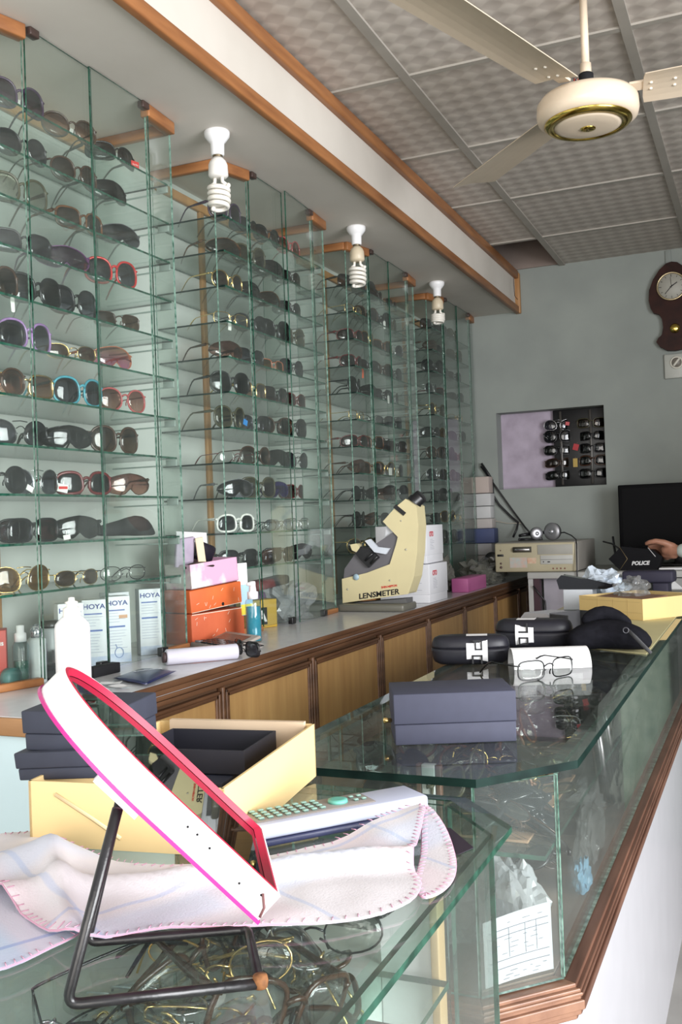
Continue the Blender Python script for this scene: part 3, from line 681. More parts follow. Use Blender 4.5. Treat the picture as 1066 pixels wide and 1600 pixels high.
# calculator
rt = root('calculator', 'grey desk calculator with tilted display in front of the orange boxes', 'calculator', (-1.265, 2.165, Z), math.radians(-30))
MB().bbox((-.095, -.055, 0), (.075, .062, .016), .004).build('case', M('calculator_grey', (.28, .26, .24), .5), rt)
mt = Matrix.Translation((-.045, .030, .018)) @ Matrix.Rotation(.30, 4, 'X')
MB().bbox((-.050, -.030, 0), (.118, .030, .008), .003, mat=mt).build('display_housing', M('taupe_plastic', (.36, .32, .28), .5), rt)
MB().box((-.034, -.018, .0081), (.095, .016, .0090), mat=mt).build('display', M('lcd_grey', (.09, .095, .085), .2), rt)
for i in range(5):
    for j in range(4):
        MB().bbox((-.082+i*.031, -.048+j*.016, .0155), (-.058+i*.031, -.036+j*.016, .021), .002).build('key', BLK if (i+j) % 4 else M('key_grey', (.25, .25, .26), .5), rt)
# white roll, with the small glasses at its end
rl = root('film_roll', 'lavender-white shiny plastic roll lying on the countertop below the calculator', 'roll', (-1.262, 1.885, Z+.0185), 0)
ax = Vector((.13, .135, 0)).normalized(); L_ = .168
b = MB(); b.tube([ax*t for t in (0, .002, L_-.002, L_)], [.0165, .018, .018, .0165], 24); b.build('roll_wrap', M('lavender_film', (.62, .60, .68), .15, var=.03), rl)
b = MB(); b.tube([ax*t for t in (-.008, .0)], [.012, .012], 16); b.build('dark_core', M('dark_core', (.05, .03, .03), .6), rl)
spectacles('sunglasses', 'small dark folded sunglasses lying at the far end of the lavender roll', 'sunglasses', 'rect', 'black', 'grey', (-1.155, 2.055, Z), math.radians(-35), None, True)
# navy pouch
pc = root('spectacle_pouch', 'flat navy leather spectacle pouch lying on the countertop edge', 'pouch', (-1.199, 1.712, Z), math.radians(0))
q = [Vector(p) for p in ((-.080, -.022), (.052, -.090), (.050, .062), (-.052, .100))]
q = [Vector(p) for p in ((-.056, -.035), (.066, -.092), (.026, .080), (-.075, .098))]
def pil(u, v, top):
    p = q[0].lerp(q[1], u).lerp(q[3].lerp(q[2], u), v); e = (1-abs(2*u-1)**3)*(1-abs(2*v-1)**3)
    return Vector((p.x, p.y, .0045+(.0085 if top else -.0042)*e))
N_ = 12; b = MB(); vs = []
for top in (1, 0):
    for i in range(N_+1):
        for j in range(N_+1): vs.append(pil(i/N_, j/N_, top))
K = (N_+1)**2; fs = []
for i in range(N_):
    for j in range(N_):
        f = (i*(N_+1)+j, (i+1)*(N_+1)+j, (i+1)*(N_+1)+j+1, i*(N_+1)+j+1); fs += [f, tuple(K+k for k in reversed(f))]
b.add(vs, fs, 0, True); b.build('leather', M('navy_leather', (.015, .02, .075), .3, var=.2, scale=60), pc, weld=True)
text('stamped_lettering', 'SUNGLASSES', .014, M('silver_stamp', (.45, .48, .52), .5), pc, (-.012, .028, .0140), (.50, .80, 0), (-.80, .50, 0), .0002, sx=.8)
for (px_, py_, a_, lb) in ((-1.225, 1.628, .4, 'crumpled white paper slip beside the navy pouch, next to the bottle'), (-1.180, 1.600, -.3, 'flat white paper slip in front of the navy pouch')):
    b = MB(); mt = Matrix.Translation((px_, py_, Z+.001)) @ Matrix.Rotation(a_, 4, 'Z')
    vs = [mt @ Vector((x*.022, y*.014, .001+.003*abs(math.sin(x*2+y*3)))) for x in (-1, -.4, .2, 1) for y in (-1, 0, 1)]
    fs = [(i*3+j, (i+1)*3+j, (i+1)*3+j+1, i*3+j+1) for i in range(3) for j in range(2)]
    vs2 = [v+Vector((0, 0, -.0006)) for v in vs]
    b.add(vs+vs2, fs+[tuple(12+k for k in reversed(f)) for f in fs]); tag(b.build('paper_slip', WHTM), lb, 'paper')
b = MB(); b.bbox((-.012, -.043, 0), (.012, .043, .022), .002)
bb = b.build('small_black_box', BLKM, loc=(-1.325, 1.738, Z), rot=(0, 0, -.05)); tag(bb, 'low black strip box at the foot of the nearest cabinet doors', 'box')

# cream lensmeter
LENSX = 3.165
lm = root('lensmeter', 'cream and grey lensmeter instrument with black eyepiece on the countertop', 'optical instrument', (-1.25, LENSX, CZ))
LMC = M('lensmeter_cream', (.66, .58, .34), .4, var=.03); LMG = M('lensmeter_grey', (.13, .125, .135), .5, var=.08)
g = lambda pts: [(x+1.25, z-CZ) for x, z in pts]
body = g([(-1.375,.835),(-1.375,.920),(-1.28,.940),(-1.193,.969),(-1.168,1.035),(-1.160,1.062),(-1.213,1.117),(-1.165,1.164),(-1.126,1.192),(-1.088,1.165),(-1.084,1.099),(-1.092,1.006),(-1.106,.925),(-1.129,.866)])
b = MB(); b.prism(body, lambda u, v, w: (u, w, v), 0, .085); b.build('cream_housing', LMC, lm, bevel=.006)
grey = g([(-1.374,.90),(-1.366,.955),(-1.315,1.017),(-1.262,1.030),(-1.176,1.080),(-1.158,1.058),(-1.19,.960),(-1.28,.935)])
b = MB(); b.prism(grey, lambda u, v, w: (u, w, v), .006, .079); b.build('grey_saddle', LMG, lm, bevel=.004)
b = MB(); b.prism(g([(-1.375,.831),(-1.140,.850),(-1.14,.833),(-1.375,.826)]), lambda u, v, w: (u, w, v), .01, .075); b.build('plinth', M('plinth_grey', (.12, .12, .12), .6), lm)
b = MB(); b.bbox((-.125, -.045, 0), (.118, .095, .026), .008, seg=3); b.build('base', M('lensmeter_base', (.14, .135, .11), .35), lm)
e0 = Vector((.140, .042, .372)); d_ = Vector((.62, 0, .46)).normalized()
b = MB(); b.tube([e0-d_*.006, e0+d_*.008, e0+d_*.010, e0+d_*.034, e0+d_*.036], [.0265, .0265, .024, .024, .0215], 28); b.build('eyepiece', BLK, lm)
b = MB(); mtb = Matrix.Translation((.105, 0, .345)) @ Matrix.Rotation(math.radians(42), 4, 'Y'); b.bbox((-.0, -.004, -.020), (.010, .089, .028), .002, mat=Matrix.Translation((.100, 0, .347)) @ Matrix.Rotation(math.radians(40)-PI/2, 4, 'Y') @ Matrix.Translation((0,0,0))); 
b = MB(); b.prism([(.078,.356),(.088,.366),(.124,.336),(.114,.326)], lambda u, v, w: (u, w, v), -.003, .088); b.build('black_band', BLK, lm)
b = MB(); b.prism([(-.028,.244),(-.008,.250),(.018,.222),(.062,.216),(.048,.196),(.006,.204)], lambda u, v, w: (u, w, v), -.012, .0); b.build('lever', M('pale_lever', (.62, .66, .72), .3), lm, bevel=.002)
b = MB(); b.prism([(.036,.240),(.044,.300),(.082,.262)], lambda u, v, w: (u, w, v), .015, .07); b.build('lens_holder', M('holder_white', (.66, .67, .70), .3), lm, bevel=.002)
b = MB(); b.prism([(.050,.305),(.060,.312),(.098,.272),(.088,.262)], lambda u, v, w: (u, w, v), .02, .065); b.build('barrel', BLK, lm)
b = MB(); b.prism([(-.055,.185),(-.075,.212),(-.045,.225),(-.012,.215),(.02,.185),(-.02,.150)], lambda u, v, w: (u, w, v), -.008, .03)
b.tube([(-.03, -.010, .175), (.0, -.014, .200)], .004, 8); b.tube([(-.01, -.010, .165), (.018, -.014, .190)], .004, 8); b.build('mechanism', BLK, lm)
b = MB(); b.prism([(-.085,.232),(-.06,.236),(-.048,.222),(-.062,.205),(-.078,.212)], lambda u, v, w: (u, w, v), -.010, .02); b.build('cream_knob', LMC, lm, bevel=.003)
R9 = Matrix.Rotation(PI/2, 4, 'X')
MB().lathe([(.001,0),(.0115,0),(.0105,.004),(.001,.005)], mat=Matrix.Translation((-.070, 0, .118)) @ R9, n=28).build('blue_disc', M('pale_blue_disc', (.33, .45, .52), .4), lm)
for (x, z, r_) in ((.104, .309, .003), (.055, .105, .0035), (-.105, .075, .004), (.118, .210, .004)):
    MB().lathe([(.0005,0),(r_,0),(r_*.8,.0015),(.0005,.002)], mat=Matrix.Translation((x, 0, z)) @ R9, n=14).build('screw', M('screw_grey', (.4, .38, .3), .4), lm)
tx = Vector((.162, 0, .019)).normalized(); ty = Vector((-tx.z, 0, tx.x))
text('lensmeter_lettering', 'LENSMETER', .026, BLK, lm, (.012, -.0006, .0575), tx, ty, .0004, offset=.0006, shear=.12, sx=1.12)
text('maker_lettering', 'SHIN-NIPPON', .010, M('red_print2', (.6, .03, .02), .6), lm, (.052, -.0006, .084), tx, ty, .0003, offset=.0003, sx=.95)
# white boxes marked OTO
for z, dx, rz, lb in ((0, 0, 0, 'white carton marked OTO, lower of the two stacked behind the lensmeter'), (.146, -.006, .03, 'white carton marked OTO, upper of the two stacked behind the lensmeter')):
    r = root('lens_carton', lb, 'box', (-1.148+dx, 3.455, Z+z), rz, 'white OTO cartons behind the lensmeter')
    MB().bbox((-.20, .0, .030), (0, .225, .143), .002).build('carton_sleeve', M('white_carton', (.74, .74, .77), .55, var=.03), r)
    MB().bbox((-.198, .002, 0), (-.002, .223, .034), .002).build('carton_base', MATS['white_carton'], r)
    text('red_lettering', 'OTO', .026, M('red_print3', (.62, .04, .06), .6), r, (.0008, .065, .108), (0, 1, 0), (0, 0, 1), .0003, offset=.0008, sx=.9)
    b = MB()
    for k in range(7): b.box((.0003, .045, .088-k*.006), (.0009, .045+rnd.uniform(.03, .055), .0893-k*.006))
    b.build('printed_lines', M('grey_print', (.40, .40, .45), .7), r)
    b = MB()
    for k in range(4): b.box((-.085+rnd.uniform(-.02, .02), -.0008, .125-k*.026), (-.03, -.0003, .1264-k*.026))
    b.build('scribbles', M('pale_pencil', (.45, .45, .5), .7), r)
b = MB(); b.bbox((-1.215, 3.945, Z), (-1.143, 4.235, Z+.058), .003); tag(b.build('pink_box', M('pink_card', (.50, .13, .32), .5, col2=(.42, .10, .26), scale=8)), 'flat pink cardboard box at the counter edge beyond the white cartons', 'box')

# crumpled plastic
def crumple(name, loc, size, seed, m, lab, cat='bag', amp=.35, sub=4, squash=True, rot=0, group=None, kind=None, parent=None):
    bm = bmesh.new(); bmesh.ops.create_icosphere(bm, subdivisions=sub, radius=1)
    from mathutils import noise
    for v in bm.verts:
        d = v.co.normalized(); off = Vector((seed*3.1, seed*1.7, seed*.9))
        q = abs(noise.noise(d*1.6+off))*1.2+abs(noise.noise(d*3.7+off))*.6+abs(noise.noise(d*8+off))*.22
        v.co = d*(1-amp+amp*1.6*q)
        v.co = Vector((v.co.x*size[0], v.co.y*size[1], v.co.z*size[2]))
        if squash and v.co.z < -size[2]*.45: v.co.z = -size[2]*.45+.02*(v.co.z+size[2]*.45)
    zm = min(v.co.z for v in bm.verts)
    for v in bm.verts: v.co.z -= zm
    o = MB().bm(bm, 0, None, False).build(name, m, parent, loc, (0, 0, rot)); 
    return tag(o, lab, cat, group, kind) if lab else o
CLRP = glass('clear_polythene', (.80, .82, .82), dust=.14, f0=.07, rough=.12, dustcol=(.62, .62, .62))
MILKP = glass('milky_polythene', (.60, .62, .64), dust=.30, f0=.08, rough=.15, dustcol=(.72, .73, .76))
GREYP = glass('dusty_polythene', (.40, .41, .37), dust=.34, f0=.07, rough=.2, dustcol=(.30, .30, .26))
crumple('plastic_bag', (-1.245, 3.80, CZ+.058*0+.001), (.05, .085, .165), 1, GREYP, 'tall crumpled clear plastic bag standing behind the white cartons')
crumple('plastic_bag', (-1.275, 4.03, CZ+.001), (.05, .09, .10), 2, GREYP, 'lumpy clear plastic bag between the white cartons and the pink box')
crumple('plastic_bag', (-1.23, 4.52, CZ+.001), (.10, .25, .075), 3, GREYP, 'long dusty plastic bag heaped at the far end of the countertop')
# ------------------------------------------------------------------ goods inside and beside the cabinets
Z = CZ+.0004
PRB = M('print_blue', (.03, .06, .25), .6); PRG = M('print_grey', (.45, .48, .58), .7)
hoya = [(1.785, -1.445, -38, 'leftmost HOYA carton, mostly hidden behind the white nozzle bottle'), (1.845, -1.425, -52, 'second HOYA carton from left, turned half away'), (1.905, -1.405, -40, 'middle HOYA carton, with the yellow patch and cup drawing'),
        (1.970, -1.448, -20, 'fourth HOYA carton from left, showing its narrow side'), (2.040, -1.405, -42, 'rightmost white HOYA carton with dense small print, frontmost of the row')]
for i, (y, x, a, lb) in enumerate(hoya):
    hgt = [.150, .153, .156, .160, .163][i]; wd = .058
    r = root('lens_cleaner_carton', lb, 'box', (x, y, Z), PI/2+math.radians(a), 'white HOYA cartons in the nearest cabinet')
    MB().bbox((-wd/2, 0, 0), (wd/2, .042, hgt), .001).build('carton', M('hoya_white', (.72, .74, .77), .5, var=.02), r)
    if i == 3: text('carton_lettering', 'HO', .017, PRB, r, (.0, -.0006, hgt-.018), (1, 0, 0), (0, 0, 1), .0002, offset=.0003, sx=1.1)
    else: text('carton_lettering', 'HOYA', .0155, PRB, r, (-.002, -.0006, hgt-.016), (1, 0, 0), (0, 0, 1), .0002, offset=.0003, sx=1.15)
    b = MB(); b.box((-.024, -.0007, hgt-.034), (.016, -.0002, hgt-.031)); b.box((-.024, -.0007, hgt-.073), (.016, -.0002, hgt-.069)); b.build('blue_bars', M('bar_blue', (.10, .16, .42), .6), r)
    b = MB()
    for k in range(13):
        z = hgt-.040-k*.0068
        if abs(z-(hgt-.071)) > .004: b.box((-.024, -.0006, z), (-.024+rnd.uniform(.025, .044), -.0002, z+.0013))
    b.build('small_print', PRG, r)
    if i == 2:
        MB().box((.002, -.0008, hgt-.052), (.022, -.0003, hgt-.044)).build('orange_patch', M('pale_orange', (.62, .35, .2), .6), r)
        b = MB(); b.tube([(.010*math.cos(t/12*2*PI), -.001, .024+.012*math.sin(t/12*2*PI)) for t in range(12)], .001, 5, True); b.tube([(-.004, -.001, .034), (-.008, -.001, .044)], .001, 5); b.build('cup_drawing', M('drawing_blue', (.25, .33, .55), .6), r)
    MB().box((-wd/2+.0005, -.0006, .001), (wd/2-.0005, -.0001, .022)).build('blue_foot_print', M('foot_blue', (.42, .50, .68), .6, col2=(.62, .66, .74), scale=60), r)
# bottles at the near end
rc = root('red_carton', 'red cardboard carton with white lettering standing at the near end of the cabinet', 'box', (-1.435, 1.525, Z), math.radians(40))
MB().bbox((-.045, 0, 0), (.028, .06, .118), .001).build('carton', M('red_card', (.50, .05, .035), .5), rc)
text('carton_lettering', 'Plus', .014, WHTM, rc, (.012, -.0006, .092), (1, 0, 0), (0, 0, 1), .0002, offset=.0003)
b = MB(); b.box((-.002, -.0008, .02), (.004, -.0003, .065)); b.build('yellow_marks', M('yellow_print', (.65, .40, .04), .6), rc)
g1 = root('pump_bottle', 'clear spray bottle with white pump and dark green liquid inside the nearest cabinet', 'bottle', (-1.405, 1.575, Z))
MB().lathe([(.002,0),(.0155,0),(.0165,.003),(.0165,.083),(.012,.092),(.002,.092)], n=26).build('bottle_shell', MATS['spray_shell'], g1)
MB().lathe([(.002,.003),(.0145,.003),(.0145,.052),(.002,.052)], n=26).build('liquid', M('green_liquid', (.01, .11, .075), .2), g1)
b = MB(); b.lathe([(.002,.091),(.012,.091),(.012,.108),(.008,.110),(.008,.124),(.002,.125)], n=20); b.build('pump', WHT, g1)
w1 = root('talc_bottle', 'pale bottle with silver patterned stopper behind the near glass door', 'bottle', (-1.405, 1.622, Z))
MB().lathe([(.002,0),(.0185,0),(.0195,.004),(.0195,.088),(.014,.094),(.002,.094)], n=28).build('bottle_body', M('pale_bottle', (.60, .66, .66), .35), w1)
MB().lathe([(.002,.093),(.010,.093),(.0125,.098),(.0125,.110),(.008,.116),(.006,.121),(.002,.122)], n=20).build('silver_stopper', M('patterned_silver', (.6, .6, .62), .25, .6, col2=(.2, .22, .25), scale=220, thr=(.45, .55)), w1)
w2 = root('dropper_bottle', 'small white-topped dark bottle behind the silver-stoppered one', 'bottle', (-1.455, 1.690, Z))
MB().lathe([(.002,0),(.015,0),(.0155,.003),(.0155,.070),(.012,.078),(.002,.078)], n=24).build('bottle_body', M('dark_purple_bottle', (.05, .03, .06), .3), w2)
MB().lathe([(.002,.077),(.0125,.077),(.0135,.081),(.008,.084),(.008,.093),(.004,.100),(.004,.108),(.002,.109)], n=20).build('nozzle', WHT, w2)
w3 = root('black_lid_jar', 'grey jar with flat black lid inside the nearest cabinet', 'jar', (-1.475, 1.748, Z))
MB().lathe([(.002,0),(.019,0),(.020,.004),(.020,.095),(.017,.10),(.002,.10)], n=28).build('jar_body', M('grey_jar', (.30, .32, .32), .4), w3)
MB().lathe([(.002,.10),(.020,.10),(.0205,.102),(.0205,.115),(.002,.116)], n=28).build('lid', BLK, w3)
b = MB(); b.bbox((-.022, -.014, 0), (.022, .014, .055), .001); w4 = b.build('small_carton', M('white_blue_carton', (.68, .70, .75), .6), loc=(-1.42, 1.725, Z), rot=(0, 0, PI/2-.6)); tag(w4, 'small white carton with a sky-blue band behind the white nozzle bottle', 'box')
MB().box((-.0222, -.0146, .036), (.0222, -.0142, .0545)).build('blue_band', M('sky_band', (.05, .32, .62), .6), w4)
b = MB(); b.bbox((-.02, -.045, 0), (.012, .045, .030), .006); tag(b.build('black_case', BLKM, loc=(-1.402, 1.69, Z+.0), rot=(0, 0, -.1)), 'dark flat spectacle case lying inside the nearest cabinet behind the doors', 'case')
b = MB(); b.lathe([(.002,0),(.021,0),(.021,.020),(.017,.022),(.002,.022)], n=24, mat=Matrix.Rotation(-PI/2, 4, 'Y') @ Matrix.Identity(4)); tag(b.build('tape_roll', M('teal_roll', (.05, .16, .15), .4), loc=(-1.395, 1.545, Z+.0212)), 'teal roll standing on edge at the near end of the nearest cabinet', 'roll')
# soft pouch on the ninth shelf
def lump(name, pts, rs, m, lab, cat, parent=None, n=14, sq=1):
    b = MB(); b.tube(pts, rs, n, flat=sq); o = b.build(name, m, parent, sub=1)
    return tag(o, lab, cat) if lab else o
zz = SHZ[9]
lump('fabric_pouch', [(-1.44, 1.865, zz+.016), (-1.43, 1.89, zz+.020), (-1.42, 1.95, zz+.025), (-1.41, 1.995, zz+.031), (-1.405, 2.02, zz+.026), (-1.40, 2.045, zz+.012), (-1.40, 2.06, zz+.008)], [.006, .015, .019, .028, .024, .010, .003], BLKM, 'soft black fabric pouch bunched at the right end of a shelf in the nearest cabinet', 'pouch')
# orange boxes
ORG = M('scuffed_orange_card', (.68, .15, .035), .6, col2=(.56, .10, .025), scale=9); ORG2 = M('scuffed_orange_card_lower', (.60, .13, .05), .65, col2=(.50, .09, .03), scale=9)
SCF = M('paper_scuff', (.75, .62, .5), .8)
def ttl(name, lb, z, h, tilt, m, dl=0, w=.19, d=.105, cat='box', gp=None, dx=0):
    r = root(name, lb, cat, (-1.392+dx, 2.205, z), 0, gp, rot=(tilt, 0, math.radians(-16)))
    MB().bbox((-d, 0, 0), (0, w+dl, h), .003).build('carton', m, r)
    return r
r = ttl('orange_box', 'lower scuffed orange box under the other orange one, left of the spray bottle', Z, .082, .02, ORG2, .005, gp='scuffed orange boxes between two cabinets')
b = MB()
for k in range(9):
    y, z = rnd.uniform(.01, .18), rnd.uniform(.008, .075); a = rnd.uniform(0, PI)
    b.box((.0002, -.006, -.0006), (.0006, .004, .0004), mat=Matrix.Translation((0, y, z)) @ Matrix.Rotation(a, 4, 'X'))
b.box((.0002, .002, .0795), (.0006, .203, .0815)); b.build('scuff_marks', SCF, r)
r = ttl('orange_box', 'upper scuffed orange box, tilted, carrying the pink box, left of the spray bottle', Z+.0845, .060, .075, ORG, 0, gp='scuffed orange boxes between two cabinets')
b = MB()
for k in range(9):
    y, z = rnd.uniform(.01, .18), rnd.uniform(.006, .055); a = rnd.uniform(0, PI)
    b.box((.0002, -.006, -.0005), (.0006, .004, .0004), mat=Matrix.Translation((0, y, z)) @ Matrix.Rotation(a, 4, 'X'))
b.box((.0002, .002, .0005), (.0006, .19, .002)); b.build('scuff_marks', SCF, r)
MB().lathe([(.0005,0),(.005,0),(.0005,.0008)], n=10, mat=Matrix.Translation((.0002, .115, .008)) @ Matrix.Rotation(PI/2, 4, 'Y')).build('punched_hole', BLKM, r)
r = root('open_pink_box', 'open pink and white patterned box on the orange boxes, filled with pouches', 'box', (-1.393, 2.210, Z+.148), 0, rot=(.075, 0, math.radians(-16)))
PNK = M('pink_white_pattern', (.62, .36, .50), .6, col2=(.72, .67, .64), scale=9, thr=(.45, .52))
b = MB(); b.box((-.002, 0, 0), (0, .175, .065)); b.box((-.10, 0, 0), (-.098, .175, .065)); b.box((-.10, 0, 0), (0, .002, .065)); b.box((-.10, .173, 0), (0, .175, .065)); b.box((-.10, 0, 0), (0, .175, .002)); b.build('box_walls', PNK, r)
zp = Z+.185
def slab(name, c, sz, rot, m, lab, cat, bev=.004, group=None):
    b = MB(); b.bbox((-sz[0]/2, -sz[1]/2, -sz[2]/2), (sz[0]/2, sz[1]/2, sz[2]/2), bev)
    return tag(b.build(name, m, None, c, rot), lab, cat, group)
slab('lilac_pouch', (-1.425, 2.232, zp+.062), (.012, .062, .078), (.10, .25, -.3), M('satin_lilac', (.50, .42, .52), .4, col2=(.36, .30, .40), scale=18), 'satin lilac pouch standing at the left of the open pink box', 'pouch')
slab('cream_envelope', (-1.392, 2.262, zp+.052), (.005, .022, .095), (.16, .12, -.6), M('cream_card', (.68, .56, .38), .7), 'narrow cream envelope standing beside the lilac pouch', 'envelope', .001)
slab('black_case', (-1.418, 2.315, zp+.058), (.030, .066, .052), (-.35, .2, -.4), M('black_leatherette', (.015, .012, .02), .35), 'black leatherette spectacle case leaning on the cream envelope', 'case', .010)
slab('white_card', (-1.470, 2.345, zp+.052), (.003, .115, .125), (-.06, -.1, -.25), M('creased_white_card', (.70, .69, .70), .6, var=.08), 'large creased white card standing behind the black case', 'card', .0008)
lump('dark_pouch', [(-1.41, 2.205, zp+.020), (-1.40, 2.24, zp+.024), (-1.38, 2.29, zp+.020), (-1.37, 2.34, zp+.024), (-1.365, 2.375, zp+.034)], [.006, .014, .012, .010, .004], M('dark_brown_leather', (.03, .018, .016), .45), 'flat dark brown leather pouch draped over the pink box rim', 'pouch')
slab('leaflet', (-1.342, 2.392, Z+.165), (.002, .034, .085), (.02, .0, -.5), WHTM, 'white leaflet tucked behind the pink box, right side', 'leaflet', .0005)
t_ = slab('blue_yellow_leaflet', (-1.334, 2.398, Z+.105), (.002, .040, .085), (.03, 0, -.5), M('leaflet_blue', (.34, .52, .66), .6), 'pale blue leaflet with yellow foot beside the orange boxes', 'leaflet', .0005)
MB().box((.0012, -.019, -.041), (.0018, .019, -.012)).build('yellow_foot', M('leaflet_yellow', (.75, .62, .05), .6), t_)
# inside the second cabinet, below the shelves
slab('red_black_case', (-1.455, 2.76, CZ+.128), (.055, .22, .030), (.04, 0, .02), M('red_black_case_m', (.16, .02, .025), .5, col2=(.03, .03, .035), scale=4, thr=(.48, .52)), 'long dark red and black case lying on bags inside the second cabinet', 'case', .010)
crumple('plastic_bag', (-1.455, 2.865, Z), (.085, .14, .085), 5, MILKP, 'big crumpled clear plastic bag on the floor of the second cabinet')
slab('purple_pouch', (-1.47, 2.665, CZ+.078), (.07, .11, .05), (.1, 0, 0), M('purple_cloth', (.13, .07, .16), .7), 'purple cloth pouch inside the second cabinet behind the spray bottle', 'pouch', .016)
y_ = root('yellow_box', 'yellow box with black and white lettering inside the second cabinet, right of the spray bottle', 'box', (-1.405, 2.62, Z), math.radians(62))
MB().bbox((-.055, 0, 0), (.055, .06, .085), .002).build('carton', M('yellow_card', (.60, .38, .05), .6), y_)
MB().box((-.053, -.0008, .010), (.018, -.0003, .062)).build('black_panel', BLKM, y_)
text('bold_lettering', 'LA', .045, WHTM, y_, (-.012, -.0013, .034), (1, 0, 0), (0, 0, 1), .0002, offset=.002)

# ------------------------------------------------------------------ glass counters
def plate(name, poly, z0, z1, inset, mats, par):
    """bevelled glass plate: wide shallow bevel all round the top"""
    N = len(poly); c = Vector((sum(p[0] for p in poly)/N, sum(p[1] for p in poly)/N))
    def ins(d):
        out = []
        for i in range(N):
            p0, p1, p2 = Vector(poly[i-1]), Vector(poly[i]), Vector(poly[(i+1) % N])
            n1 = Vector((-(p1-p0).y, (p1-p0).x)).normalized(); n2 = Vector((-(p2-p1).y, (p2-p1).x)).normalized()
            if n1.dot(c-p1) < 0: n1 = -n1; n2 = -n2
            k = (n1+n2); out.append(p1+k*(d/(1+n1.dot(n2))))
        return out
    I = ins(inset); b = MB()
    vs = [(p[0], p[1], z0) for p in poly]+[(p[0], p[1], z1-.0018) for p in poly]+[(p.x, p.y, z1) for p in I]
    b.add(vs, [tuple(reversed(range(N))), tuple(range(2*N, 3*N))], 0)
    b.add(vs, [(i+N, (i+1) % N+N, (i+1) % N+2*N, i+2*N) for i in range(N)], 2)
    b.add(vs, [(i, (i+1) % N, (i+1) % N+N, i+N) for i in range(N)], 1)
    return b.build(name, mats, par)
GZ = .81
BEV = glass('bevelled_glass_rim', (.66, .80, .74), dust=.05, f0=.05, rough=.03)
EDGR = M('dark_edge_with_red_glints', (.012, .02, .018), .08, 0, col2=(.30, .02, .02), scale=55, spec=.9, thr=(.52, .70))
def pane3(nm, a, b_, thin, mats, par):
    mi = {c: (0 if c == thin else 1) for c in 'xyz'}
    return MB().box(a, b_, mi).build(nm, mats, par)
fc = root('glass_showcase', 'long glass-topped showcase counter with brown wooden sill and white laminate front', 'showcase', (0, 0, 0))
plate('glass_top', [(-.635,1.132),(-.327,1.131),(-.229,1.255),(-.229,3.62),(-.635,3.62)], GZ-.012, GZ, .030, [TOPG, EDGED, BEV], fc)
pane3('side_glass', (-.2535, 1.223, .546), (-.2485, 3.58, GZ-.0125), 'x', [CASEG, EDGEL], fc)
_c0, _c1 = Vector((-.2515, 1.222)), Vector((-.334, 1.138))
def wallpath(path, dout, din, z0, z1):
    """closed strip following a plan path, mitred corners; outward is to the left of travel"""
    def off(d):
        o = []
        for i, p in enumerate(path):
            p = Vector(p); ns = []
            if i > 0: t = (p-Vector(path[i-1])).normalized(); ns.append(Vector((-t.y, t.x)))
            if i < len(path)-1: t = (Vector(path[i+1])-p).normalized(); ns.append(Vector((-t.y, t.x)))
            k = sum(ns, Vector((0, 0))); o.append(p+k*(d/(1+ns[0].dot(ns[-1]) if len(ns) == 2 else 1)))
        return o
    return off(dout), off(-din)
def addstrip(b, path, dout, din, z0, z1):
    A, B = wallpath(path, dout, din, z0, z1)
    for i in range(len(path)-1):
        q = [A[i], A[i+1], B[i+1], B[i]]
        b.add([(p.x, p.y, z0) for p in q]+[(p.x, p.y, z1) for p in q], [(0,1,2,3),(7,6,5,4),(0,4,5,1),(1,5,6,2),(2,6,7,3),(3,7,4,0)], 0)
    return b
CP = [(-.615, 1.138), (-.334, 1.138), (-.2515, 1.222), (-.2515, 3.58)]
CP = CP[::-1]
_an = math.atan2((_c1-_c0).y, (_c1-_c0).x); mt = Matrix.Translation((_c0.x, _c0.y, 0)) @ Matrix.Rotation(_an, 4, 'Z')
MB().box((.001, -.0, .546), ((_c1-_c0).length, .005, GZ-.0125), {'x': 1, 'y': 0, 'z': 1}, mat=mt).build('corner_glass', [CASEG, EDGEL], fc)
pane3('front_glass', (-.615, 1.135, .546), (-.3345, 1.140, GZ-.0125), 'y', [CASEG, EDGEL], fc)
pane3('glass_shelf', (-.600, 1.232, .684), (-.27, 3.55, .690), 'z', [SHELFG, EDGE], fc)
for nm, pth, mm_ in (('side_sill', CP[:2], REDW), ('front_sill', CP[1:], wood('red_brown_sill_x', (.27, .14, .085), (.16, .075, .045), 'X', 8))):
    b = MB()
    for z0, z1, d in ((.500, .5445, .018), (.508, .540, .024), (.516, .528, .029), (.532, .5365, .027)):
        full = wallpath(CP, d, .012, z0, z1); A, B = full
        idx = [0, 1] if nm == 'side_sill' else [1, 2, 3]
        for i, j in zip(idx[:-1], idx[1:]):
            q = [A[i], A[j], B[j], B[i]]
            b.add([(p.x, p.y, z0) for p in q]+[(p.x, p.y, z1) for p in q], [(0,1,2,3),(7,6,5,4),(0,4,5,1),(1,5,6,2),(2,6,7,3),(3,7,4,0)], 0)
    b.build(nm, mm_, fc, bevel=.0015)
A, B = wallpath(CP, .012, 0, 0, 0)
b = MB(); b.prism([(p.x, p.y) for p in A]+[(-.615, 3.58)], lambda u, v, w: (u, v, w), 0, .4995); b.build('laminate_body', LAMW, fc)
b = MB(); b.prism([(-.612, 1.150), (-.340, 1.150), (-.264, 1.232), (-.264, 3.57), (-.612, 3.57)], lambda u, v, w: (u, v, w), .5005, .546); b.build('case_floor', M('brown_case_floor', (.20, .13, .09), .7, col2=(.10, .08, .07), scale=9), fc)
b = MB(); b.bbox((-.622, 1.15, .546), (-.604, 3.58, .600), .003); b.bbox((-.622, 1.15, .765), (-.604, 3.58, .7965), .003); b.build('back_frame', REDW, fc)
pane3('back_glass', (-.615, 1.21, .600), (-.611, 3.57, .765), 'x', [CASEG, EDGEL], fc)
